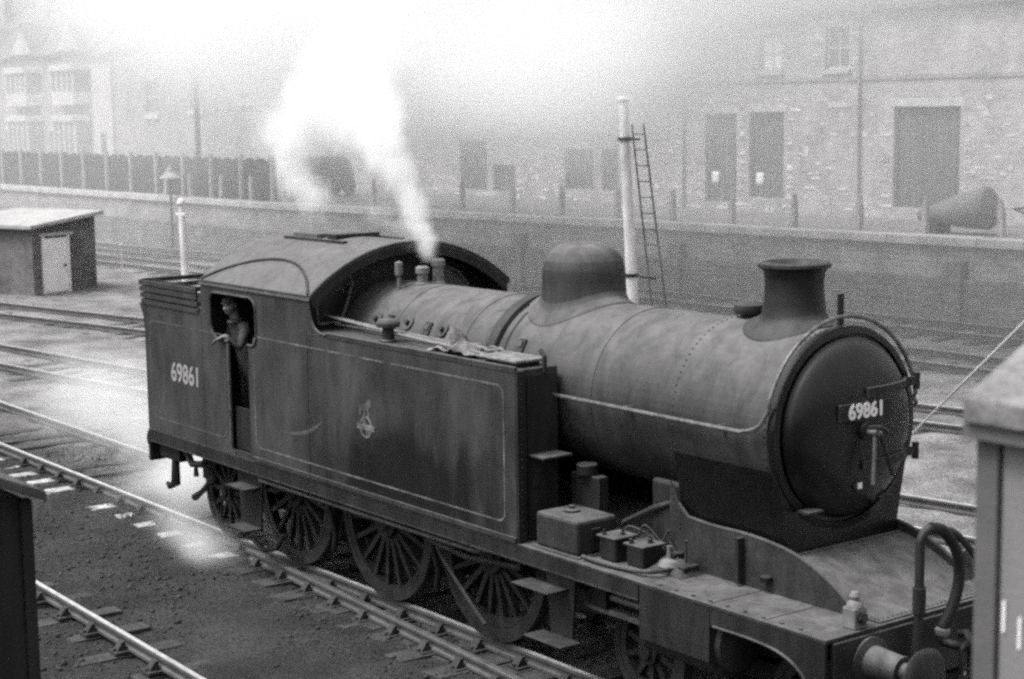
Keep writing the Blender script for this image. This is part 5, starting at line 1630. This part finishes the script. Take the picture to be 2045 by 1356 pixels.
# fire irons and canvas lying on the tank top
fi = [((-3.85, -1.02, 3.045), (-0.75, -1.16, 2.965), 'long fire iron rod nearest the tank edge'), ((-3.7, -0.95, 3.03), (-1.2, -1.03, 2.955), 'fire iron rod in the middle of the bundle on the tank top'), ((-3.5, -0.90, 3.0), (-0.9, -0.97, 2.975), 'fire iron rod lying closest to the boiler')]
for k, (a_, b_, lab) in enumerate(fi):
    a_, b_ = V(*a_), V(*b_)
    t0 = MB().tube([a_, a_ * 0.66 + b_ * 0.34 + V(0, 0, -0.01), a_ * 0.33 + b_ * 0.67 + V(0, 0, -0.012), b_], 0.014, 8)
    tip = b_ + V(0.12, 0.05 * (k - 1), 0.0)
    if k == 0:
        t0.tube([b_, tip, tip + V(0.04, 0.10, 0)], 0.014, 6)
    elif k == 1:
        t0.add([tuple(b_ + V(-0.02, -0.06, -0.004)), tuple(b_ + V(0.22, -0.08, -0.004)), tuple(b_ + V(0.22, 0.08, -0.004)), tuple(b_ + V(-0.02, 0.06, -0.004)), tuple(b_ + V(-0.02, -0.06, 0.006)), tuple(b_ + V(0.22, -0.08, 0.006)), tuple(b_ + V(0.22, 0.08, 0.006)), tuple(b_ + V(-0.02, 0.06, 0.006))],
               [(0, 3, 2, 1), (4, 5, 6, 7), (0, 1, 5, 4), (1, 2, 6, 5), (2, 3, 7, 6), (3, 0, 4, 7)])
    else:
        t0.lathe([(0.055, -0.012), (0.08, 0), (0.055, 0.012), (0.055, -0.012)], b_ + V(0.07, 0, 0), 'z', 14)
    o = t0.build('fire_iron', M_irons)
    tag(o, lab, 'fire iron', 'fire irons lying along the tank top')
# crumpled canvas
nxv, nyv = 26, 14
vs_, fs_ = [], []
for i in range(nxv):
    for j in range(nyv):
        u_, v_ = i / (nxv - 1), j / (nyv - 1)
        x = -1.62 + 0.85 * u_; y = -1.20 + 0.36 * v_ + 0.03 * math.sin(7 * u_)
        z = ZT + 0.03 + 0.11 * (float(vnoise(np.array(u_ * 6 + v_ * 2), np.array(v_ * 3 - u_), 21, 1.0)) - 0.35) + 0.05 * (float(vnoise(np.array(u_ * 15), np.array(v_ * 9 + u_ * 5), 22, 1.0)) - 0.5) + 0.13 * math.exp(-((u_ - 0.12) / 0.10) ** 2 - ((v_ - 0.75) / 0.4) ** 2) + 0.05 * math.exp(-((u_ - 0.6) / 0.2) ** 2 - ((v_ - 0.2) / 0.3) ** 2)
        vs_.append((x, y, max(z, ZT + 0.008)))
for i in range(nxv - 1):
    for j in range(nyv - 1):
        fs_.append((i * nyv + j, (i + 1) * nyv + j, (i + 1) * nyv + j + 1, i * nyv + j + 1))
o = MB().add(vs_, fs_).build('canvas_sheet', M_canvas, smooth=60)
so = o.modifiers.new('thick', 'SOLIDIFY'); so.thickness = 0.008
tag(o, 'crumpled pale canvas sheet lying on the tank top beside the boiler', 'canvas')

# ================================================================== DRIVER
def person():
    J = {}; HANDS = []
    vs_, es_, rs_ = [], [], []
    def jv(n, p, r):
        J[n] = len(vs_); vs_.append(p); rs_.append(r); return J[n]
    def chain(*ns):
        for a_, b_ in zip(ns[:-1], ns[1:]):
            es_.append((J[a_], J[b_]))
    fz = ZR + 0.06
    jv('pel', (-5.36, -0.86, 2.20), (0.15, 0.12)); jv('waist', (-5.36, -0.90, 2.40), (0.14, 0.11)); jv('chest', (-5.36, -0.97, 2.62), (0.17, 0.12))
    jv('neckb', (-5.36, -1.03, 2.78), (0.075, 0.07)); jv('neck', (-5.36, -1.06, 2.85), (0.058, 0.058)); jv('head', (-5.355, -1.09, 2.95), (0.07, 0.08))
    chain('pel', 'waist', 'chest', 'neckb', 'neck', 'head')
    for nm, s in (('l', -1), ('r', 1)):
        jv(nm + 'sh', (-5.36 + s * 0.17, -1.0, 2.72), (0.075, 0.075)); chain('chest', nm + 'sh')
        if nm == 'r':
            el, wr_ = (-5.12, -1.14, 2.50), (-5.20, -1.27, 2.655)
            fd = V(-0.55, -0.55, -0.30)
        else:
            el, wr_ = (-5.62, -1.02, 2.46), (-5.54, -1.13, 2.24)
            fd = V(0.2, -0.35, -0.9)
        jv(nm + 'el', el, (0.052, 0.052)); jv(nm + 'wr', wr_, (0.033, 0.030)); chain(nm + 'sh', nm + 'el', nm + 'wr')
        fd = fd / np.linalg.norm(fd)
        side = np.cross(fd, [0, 0, 1]); side /= np.linalg.norm(side)
        pal = V(*wr_) + fd * 0.07; HANDS.append(pal)
        jv(nm + 'pa', tuple(pal), (0.036, 0.018)); chain(nm + 'wr', nm + 'pa')
        for k, (off, ln) in enumerate(((-0.03, 0.075), (-0.010, 0.085), (0.012, 0.08), (0.032, 0.062))):
            b0 = pal + side * off + fd * 0.035
            b1 = b0 + fd * ln * 0.55 + V(0, 0, -0.008)
            b2 = b1 + fd * ln * 0.35 + V(0, 0, -0.035)
            for q, p_ in enumerate((b0, b1, b2)):
                jv(f'{nm}f{k}{q}', tuple(p_), (0.0095, 0.0095))
            chain(nm + 'pa', f'{nm}f{k}0', f'{nm}f{k}1', f'{nm}f{k}2')
        t0 = pal - fd * 0.03 - side * 0.045; t1 = t0 + fd * 0.05 - side * 0.015
        jv(nm + 't0', tuple(t0), (0.011, 0.011)); jv(nm + 't1', tuple(t1), (0.010, 0.010)); chain(nm + 'pa', nm + 't0', nm + 't1')
        jv(nm + 'hip', (-5.36 + s * 0.10, -0.86, 2.12), (0.10, 0.10)); jv(nm + 'kn', (-5.35 + s * 0.11, -0.90, 1.78), (0.068, 0.068)); jv(nm + 'an', (-5.36 + s * 0.11, -0.86, fz + 0.09), (0.045, 0.05)); jv(nm + 'to', (-5.36 + s * 0.13, -1.02, fz + 0.045), (0.045, 0.035))
        chain('pel', nm + 'hip', nm + 'kn', nm + 'an', nm + 'to')
    me_ = bpy.data.meshes.new('person')
    me_.from_pydata([tuple(map(float, q)) for q in vs_], es_, [])
    ob = bpy.data.objects.new('person', me_); COL.objects.link(ob)
    sk = ob.modifiers.new('skin', 'SKIN')
    for i, r_ in enumerate(rs_):
        me_.skin_vertices[0].data[i].radius = r_
        me_.skin_vertices[0].data[i].use_root = (i == 0)
    ss = ob.modifiers.new('sub', 'SUBSURF'); ss.levels = 2; ss.render_levels = 2
    dg = bpy.context.evaluated_depsgraph_get()
    body = bpy.data.meshes.new_from_object(ob.evaluated_get(dg))
    bpy.data.objects.remove(ob)
    # head
    hb = MB()
    hc = V(-5.355, -1.11, 2.985)
    fdir = V(0.38, -0.90, -0.10); fdir /= np.linalg.norm(fdir)       # looks out over the yard
    sdir_ = np.cross(fdir, [0, 0, 1]); sdir_ /= np.linalg.norm(sdir_); udir = np.cross(sdir_, fdir)
    def lp(f_, s_, u_): return tuple(hc + fdir * f_ + sdir_ * s_ + udir * u_)
    q = MB(); q.ball((0, 0, 0), 1.0, n=24, k=18)
    vv = []
    for (a_, b_, c_) in q.v:
        f_, s_, u_ = a_ * 0.098, b_ * 0.076, c_ * 0.118
        if u_ < -0.02: s_ *= 1 - 0.28 * (-u_ - 0.02) / 0.1; f_ += 0.012
        if f_ > 0.05 and abs(s_) < 0.022 and -0.045 < u_ < 0.012: f_ += 0.015 * (1 - abs(s_) / 0.024)
        if f_ > 0.05 and 0.016 < abs(s_) < 0.045 and 0.0 < u_ < 0.03: f_ -= 0.012
        if f_ > 0.05 and abs(s_) < 0.03 and -0.07 < u_ < -0.055: f_ -= 0.006
        vv.append(lp(f_, s_, u_))
    hb.add(vv, q.f)
    for s in (-1, 1):
        e_ = MB(); e_.ball((0, 0, 0), 1, n=10, k=8)
        hb.add([lp(a_ * 0.02 - 0.005, s * 0.078 + b_ * 0.008, c_ * 0.032 - 0.005) for a_, b_, c_ in e_.v], e_.f)
    hm = hb.mesh('head', 60)
    bm = bmesh.new(); bm.from_mesh(body); nb = len(bm.faces); bm.from_mesh(hm); bm.faces.ensure_lookup_table()
    for i, f in enumerate(bm.faces):
        c = f.calc_center_median(); f.smooth = True
        hand = any((c - Vector(h_)).length < 0.105 for h_ in HANDS)
        f.material_index = 1 if (i >= nb or hand or (c.z > 2.83 and i < nb)) else 0
    out = bpy.data.meshes.new('person'); bm.to_mesh(out); bm.free()
    out.materials.append(M_cloth); out.materials.append(M_skin)
    po = bpy.data.objects.new('person', out); COL.objects.link(po)
    tag(po, 'person in dark overalls and cap leaning out of the cab opening', 'person')
    # cap with peak, hair, eyes
    c = MB(); q = MB(); q.ball((0, 0, 0), 1, n=22, k=12)
    c.add([lp(a_ * 0.112 - 0.004, b_ * 0.092, 0.062 + c_ * (0.055 if c_ > 0 else 0.02)) for a_, b_, c_ in q.v], q.f)
    q = MB(); q.ball((0, 0, 0), 1, n=18, k=6)
    c.add([lp(0.082 + a_ * 0.038, b_ * 0.07, 0.050 + c_ * 0.006 - 0.010 * max(a_, 0)) for a_, b_, c_ in q.v], q.f)
    c.build('cap', M_cap, po)
    hmb = MB(); q = MB(); q.ball((0, 0, 0), 1, n=18, k=10)
    hmb.add([lp(-0.022 + a_ * 0.082, b_ * 0.081, 0.01 + c_ * 0.07) for a_, b_, c_ in q.v], q.f)
    hmb.build('hair', M_cap, po)
    for s in (-1, 1):
        e_ = MB(); q = MB(); q.ball((0, 0, 0), 1, n=10, k=8)
        e_.add([lp(0.080 + a_ * 0.008, s * 0.030 + b_ * 0.012, 0.012 + c_ * 0.007) for a_, b_, c_ in q.v], q.f)
        e_.build('eye', M_coal, po)
    # open jacket collar
    cb = MB()
    cb.tube([tuple(V(-5.36 + 0.085 * math.cos(t), -1.05 + 0.08 * math.sin(t), 2.80 + 0.012 * math.sin(t))) for t in np.linspace(0, 2 * math.pi, 20)], 0.02, 6)
    cb.build('collar', M_cloth, po)
    po.location = (-0.40, -0.05, 0.02)
person()

# ================================================================== FOREGROUND HUTS AND WIRE
# dark timber hut, lower left
dh = thing('timber_hut', 'dark tarred timber hut with felted roof at the lower left corner', 'hut', (1.4, -8.2, GZ))
HX1, HY1 = 2.78, -7.02
wz = 3.04
nb = 8
for i in range(nb):        # end boards facing the camera
    y1_ = HY1 - 0.04 - i * 0.28
    MB().box(HX1 - 0.03, HX1 + random.uniform(-.004, .006), y1_ - 0.27, y1_, GZ - 0.1, wz + 0.10 * 0 + (HY1 - y1_) * 0.45).build('board', M_hutwood, dh, smooth=0, bevel=0.004)
MB().box(HX1 - 0.05, HX1 + 0.03, HY1 - 0.036, HY1 + 0.03, GZ - 0.1, wz).build('corner_post', M_hutwood, dh, smooth=0, bevel=0.005)
MB().box(0.2, HX1 - 0.052, HY1 - 0.03, HY1, GZ - 0.1, wz).build('wall', M_hutwood, dh, smooth=0)
b = MB(); b.prism([(HY1 + 0.06, wz + 0.01), (HY1 - 2.4, wz + 1.1), (HY1 - 2.4, wz + 1.16), (HY1 + 0.06, wz + 0.07)], 'x', 0.1, 2.96)
b.build('roof', mat('grey_felt', 0.12, 0.9, 0.25, 5, 0.3, 40), dh, smooth=0, bevel=0.008)
MB().box(0.2, 0.23, HY1 - 2.3, HY1 - 0.03, GZ - 0.1, wz).build('wall', M_hutwood, dh, smooth=0)

# pale hut, right edge
ph = thing('timber_hut', 'tall pale painted hut with overhanging roof at the right edge', 'hut', (9.9, -5.4, GZ))
HX0, HYf = 9.035, -6.32
wz = 4.25
for i in range(7):
    x0_ = HX0 + 0.09 + i * 0.22
    MB().box(x0_, x0_ + 0.212, HYf, HYf + 0.03 - random.uniform(0, .004), GZ - 0.1, wz).build('board', M_hutpale, ph, smooth=0, bevel=0.004)
MB().box(HX0 + 0.002, HX0 + 0.085, HYf - 0.018, HYf + 0.05, GZ - 0.1, wz).build('corner_post', M_hutpost, ph, smooth=0, bevel=0.005)
MB().box(HX0 + 0.004, HX0 + 0.03, HYf + 0.052, HYf + 1.6, GZ - 0.1, wz).build('wall', M_hutpale, ph, smooth=0)
b = MB(); b.prism([(HYf - 0.08, wz + 0.03), (HYf + 0.9, wz + 0.50), (HYf + 1.8, wz + 0.03), (HYf + 1.8, wz + 0.11), (HYf + 0.9, wz + 0.58), (HYf - 0.08, wz + 0.11)], 'x', HX0 - 0.005, HX0 + 1.8)
b.build('roof', M_hutroof, ph, smooth=0, bevel=0.008)
MB().box(HX0 - 0.02, HX0 + 1.75, HYf - 0.06, HYf - 0.03, wz - 0.02, wz + 0.026).build('fascia', M_hutpost, ph, smooth=0)
for k, (xx, zz) in enumerate(((HX0 + 0.105, 3.62), (HX0 + 0.165, 3.58))):
    MB().box(xx, xx + 0.010, HYf - 0.006, HYf - 0.001, zz, zz + 0.10).build('painted_mark', M_white, ph, smooth=0)

# guy wire
gw = MB()
A_, B_ = V(-0.69, 5.0, 1.43), V(5.98, -2.0, 3.92)
gw.tube([A_ + (A_ - B_) * 0.55, B_ + (B_ - A_) * 0.45], 0.011, 6)
o = gw.build('guy_wire', M_wire)
tag(o, 'taut pale wire rising past the smokebox towards the pale hut', 'wire')

# ================================================================== STEAM, SMOKE AND HAZE
def vol_mat(name, dens, aniso=0.25, col=0.99, grid=True):
    m = bpy.data.materials.new(name)
    m.use_nodes = True
    n, l = m.node_tree.nodes, m.node_tree.links
    n.clear()
    pv = n.new('ShaderNodeVolumePrincipled')
    pv.inputs['Color'].default_value = (col, col, col, 1)
    pv.inputs['Density'].default_value = dens
    pv.inputs['Anisotropy'].default_value = aniso
    if not grid:
        pv.inputs['Density Attribute'].default_value = ''
    o_ = n.new('ShaderNodeOutputMaterial')
    l.new(pv.outputs[0], o_.inputs['Volume'])
    return m

def steam(name, label, puffs, pad, vox, dens, nscale, namp, warp, thr=0.25, seed=0.0, aniso=0.0, zfloor=None, sharp=2.0):
    """a drifting cloud: sum of soft puffs, eroded by turbulence, sampled into a density grid"""
    P_ = np.array([p[0] for p in puffs]); R_ = np.array([p[1] for p in puffs])
    Rm = np.array([max(r) if hasattr(r, '__len__') else r for r in [p[1] for p in puffs]])
    lo = (P_ - Rm[:, None]).min(0) - pad
    hi = (P_ + Rm[:, None]).max(0) + pad
    if zfloor is not None: lo[2] = max(lo[2], zfloor)
    ng = bpy.data.node_groups.new(name + '_field', 'GeometryNodeTree')
    ng.interface.new_socket('Geometry', in_out='INPUT', socket_type='NodeSocketGeometry')
    ng.interface.new_socket('Geometry', in_out='OUTPUT', socket_type='NodeSocketGeometry')
    n, l = ng.nodes, ng.links
    out = n.new('NodeGroupOutput')
    pos = n.new('GeometryNodeInputPosition')
    def math_(op, a, b=None, clamp=False):
        q = n.new('ShaderNodeMath'); q.operation = op; q.use_clamp = clamp
        for i, v in enumerate((a, b)):
            if v is None: continue
            if isinstance(v, (int, float)): q.inputs[i].default_value = float(v)
            else: l.new(v, q.inputs[i])
        return q.outputs[0]
    def noise(vec, sc, det, rough, off=0.0):
        q = n.new('ShaderNodeTexNoise'); q.noise_dimensions = '4D'
        q.inputs['Scale'].default_value = sc; q.inputs['Detail'].default_value = det; q.inputs['Roughness'].default_value = rough
        q.inputs['W'].default_value = seed + off
        l.new(vec, q.inputs['Vector'])
        return q
    w_ = noise(pos.outputs[0], nscale * 0.6, 3, 0.5, 3.1)
    sb_ = n.new('ShaderNodeVectorMath'); sb_.operation = 'SUBTRACT'; l.new(w_.outputs['Color'], sb_.inputs[0]); sb_.inputs[1].default_value = (0.5, 0.5, 0.5)
    sc_ = n.new('ShaderNodeVectorMath'); sc_.operation = 'SCALE'; l.new(sb_.outputs[0], sc_.inputs[0]); sc_.inputs['Scale'].default_value = warp
    ad = n.new('ShaderNodeVectorMath'); ad.operation = 'ADD'; l.new(pos.outputs[0], ad.inputs[0]); l.new(sc_.outputs[0], ad.inputs[1])
    total = None
    for c, r, wgt in puffs:
        sub = n.new('ShaderNodeVectorMath'); sub.operation = 'SUBTRACT'; l.new(ad.outputs[0], sub.inputs[0]); sub.inputs[1].default_value = c
        rr = r if hasattr(r, '__len__') else (r, r, r)
        dv = n.new('ShaderNodeVectorMath'); dv.operation = 'DIVIDE'; l.new(sub.outputs[0], dv.inputs[0]); dv.inputs[1].default_value = rr
        ln = n.new('ShaderNodeVectorMath'); ln.operation = 'LENGTH'; l.new(dv.outputs[0], ln.inputs[0])
        f = math_('SUBTRACT', 1.0, ln.outputs['Value'], True)
        f = math_('MULTIPLY', f, wgt)
        total = f if total is None else math_('ADD', total, f)
    nz = noise(ad.outputs[0], nscale, 8, 0.66)
    n2 = noise(pos.outputs[0], nscale * 3.1, 5, 0.6, 7.7)
    mixn = math_('ADD', math_('MULTIPLY', nz.outputs['Fac'], 0.72), math_('MULTIPLY', n2.outputs['Fac'], 0.28))
    er = math_('MULTIPLY', math_('SUBTRACT', mixn, 0.5), namp)
    d = math_('ADD', math_('MINIMUM', total, 1.0), er)
    d = math_('MULTIPLY', math_('SUBTRACT', d, thr), sharp)
    d = math_('MINIMUM', math_('MAXIMUM', d, 0.0), 1.0)
    d = math_('MULTIPLY', d, math_('MINIMUM', math_('MULTIPLY', total, 5.0), 1.0))
    d = math_('MULTIPLY', d, math_('ADD', math_('MINIMUM', total, 1.4), 0.15))
    vc = n.new('GeometryNodeVolumeCube')
    l.new(d, vc.inputs['Density'])
    vc.inputs['Min'].default_value = tuple(lo); vc.inputs['Max'].default_value = tuple(hi)
    for i, ax in enumerate('XYZ'):
        vc.inputs['Resolution ' + ax].default_value = max(8, int((hi[i] - lo[i]) / vox))
    sm = n.new('GeometryNodeSetMaterial')
    sm.inputs['Material'].default_value = vol_mat(name + '_vapour', dens, aniso)
    l.new(vc.outputs[0], sm.inputs[0]); l.new(sm.outputs[0], out.inputs[0])
    me_ = bpy.data.meshes.new(name)
    me_.from_pydata([tuple(lo), tuple(hi)], [], [])
    ob = bpy.data.objects.new(name, me_); COL.objects.link(ob)
    md = ob.modifiers.new('vapour', 'NODES'); md.node_group = ng
    tag(ob, label, 'steam' if 'steam' in name else 'smoke', kind='stuff')
    return ob

# jet from the safety valves
jet = []
for (x, y, z, r, wgt) in ((-3.36, 0.06, 3.66, 0.11, 1.3), (-3.40, 0.06, 3.78, 0.14, 1.3), (-3.46, 0.06, 3.92, 0.17, 1.2), (-3.56, 0.06, 4.08, 0.20, 1.05), (-3.70, 0.06, 4.26, 0.24, 0.95), (-3.86, 0.06, 4.46, 0.29, 0.85), (-4.05, 0.06, 4.68, 0.36, 0.8),
                         (-4.28, 0.08, 4.90, 0.44, 0.75), (-4.56, 0.12, 5.10, 0.54, 0.7), (-4.98, 0.25, 5.28, 0.66, 0.62), (-5.5, 0.5, 5.42, 0.8, 0.55), (-6.2, 0.9, 5.55, 0.9, 0.5), (-7.0, 1.4, 5.60, 0.95, 0.48), (-7.9, 1.8, 5.58, 1.0, 0.48),
                         (-8.9, 2.1, 5.42, 0.95, 0.5), (-9.7, 2.2, 5.12, 0.8, 0.52), (-10.1, 2.2, 4.75, 0.66, 0.52), (-10.0, 2.2, 4.35, 0.56, 0.48), (-9.6, 2.2, 4.05, 0.5, 0.44), (-9.3, 2.2, 3.95, 0.45, 0.36),
                         (-5.6, 1.0, 4.9, 0.8, 0.3), (-7.2, 1.6, 4.95, 0.9, 0.32), (-6.2, 1.4, 6.2, 1.2, 0.42), (-8.0, 2.2, 6.4, 1.3, 0.42),
                         (-3.66, 0.05, 3.85, 0.18, 0.4), (-3.90, 0.05, 4.0, 0.26, 0.38), (-4.2, 0.08, 4.1, 0.30, 0.34), (-4.55, 0.12, 4.2, 0.35, 0.28)):
    jet.append(((x, y, z), r, wgt))
steam('valve_steam', 'white jet of steam blowing from the safety valves before the cab', jet, 0.15, 0.055, 8.0, 2.6, 2.3, 0.5, 0.20, 1.0, sharp=1.9)

# low steam round the rear of the locomotive
low = []
for (x, y, z, rx, ry, rz, wgt) in ((-8.4, 0.2, 0.45, 1.7, 1.2, 1.0, 0.8), (-7.2, -1.15, 0.05, 1.2, 0.5, 0.46, 0.8), (-6.2, -1.3, 0.02, 0.9, 0.44, 0.44, 0.9), (-9.6, -0.3, 0.15, 1.6, 1.2, 0.5, 0.6), (-11.5, 0.4, 0.35, 2.2, 1.4, 0.8, 0.45),
                                  (-9.5, 1.8, 0.9, 1.8, 1.3, 1.6, 0.6), (-14.5, 1.2, 0.6, 3.4, 1.8, 1.1, 0.5), (-12.0, 3.0, 0.8, 3.2, 2.0, 1.4, 0.45), (-8.6, 0.6, 1.2, 1.0, 0.9, 1.3, 0.7), (-5.4, -0.5, 0.15, 0.9, 0.5, 0.35, 0.6)):
    low.append(((x, y, z), (rx, ry, rz), wgt))
steam('ground_steam', 'low steam drifting over the pale sleepers behind the locomotive', low, 0.2, 0.12, 2.2, 0.9, 1.2, 1.0, 0.06, 5.0, zfloor=-0.2, sharp=1.2)

# second puff by the dark van
p2 = []
for (x, y, z, r, wgt) in ((-46.2, 22.6, 2.3, 0.9, 1.0), (-46.6, 22.6, 2.9, 1.1, 1.0), (-47.2, 22.6, 3.8, 1.2, 0.9), (-47.2, 22.6, 4.8, 1.5, 0.9), (-46.0, 22.6, 5.8, 1.8, 0.8), (-44.2, 22.6, 6.6, 2.2, 0.8)):
    p2.append(((x, y, z), r, wgt))
steam('street_steam', 'pale puff of steam rising beside the dark van on the street', p2, 0.4, 0.2, 1.4, 0.55, 1.7, 1.2, 0.25, 8.0, sharp=2.0)

# big drifting cloud between tracks and houses
big = []
for (x, y, z, rx, ry, rz, wgt) in ((-18, 15, 9.2, 12, 7, 5.4, 1.5), (-25, 15, 8.8, 12, 7, 5.0, 1.5), (-31, 15, 9.2, 13, 7, 4.8, 1.3), (-12.0, 15, 10.4, 9, 7, 4.8, 0.7), (-40, 17, 9.5, 15, 7, 4.8, 1.0), (-54, 18, 10.8, 13, 7, 4.6, 0.55), (-6.5, 16, 11.2, 10, 7, 4.8, 0.9), (2, 17, 11.5, 10, 7, 4.6, 0.7),
                                  (-28, 18, 5.4, 13, 5, 4.4, 0.42), (-42, 18, 4.8, 15, 5, 4.4, 0.38), (-20, 19, 4.8, 11, 5, 4.4, 0.32), (-58, 19, 5.5, 14, 5, 4.8, 0.26), (-10, 19, 6.0, 12, 5, 5.6, 0.36), (-76, 20, 6.0, 18, 6, 5.5, 0.12),
                                  (-9.9, 7.2, 6.15, 3.4, 2.2, 1.7, 1.1), (-12.5, 7.5, 6.6, 4.5, 2.6, 2.0, 0.8), (-8.0, 7.4, 6.8, 3.5, 2.2, 1.7, 0.7), (0, 20, 4.5, 14, 5, 5.0, 0.22), (-24, 18.5, 2.2, 16, 4, 3.0, 0.12)):
    big.append(((x, y, z), (rx, ry, rz), wgt))
steam('drifting_smoke', 'broad bank of white smoke and steam drifting in front of the houses', big, 0.5, 0.6, 0.30, 0.15, 1.0, 4.0, 0.10, 2.0, sharp=1.2)

# thin veil of smoke lying along the wall and the street
vl = MB().ball((0, 0, 0), 1.0, n=48, k=24)
vl.v = [(-42 + a_ * 85, 23.5 + b_ * 12.5, 3.0 + c_ * 9.5) for a_, b_, c_ in vl.v]
vo = vl.build('smoke_veil', vol_mat('thin_smoke', 0.015, 0.0, 0.99, grid=False), smooth=0)
tag(vo, 'thin veil of pale smoke lying along the retaining wall and street', 'smoke', kind='stuff')
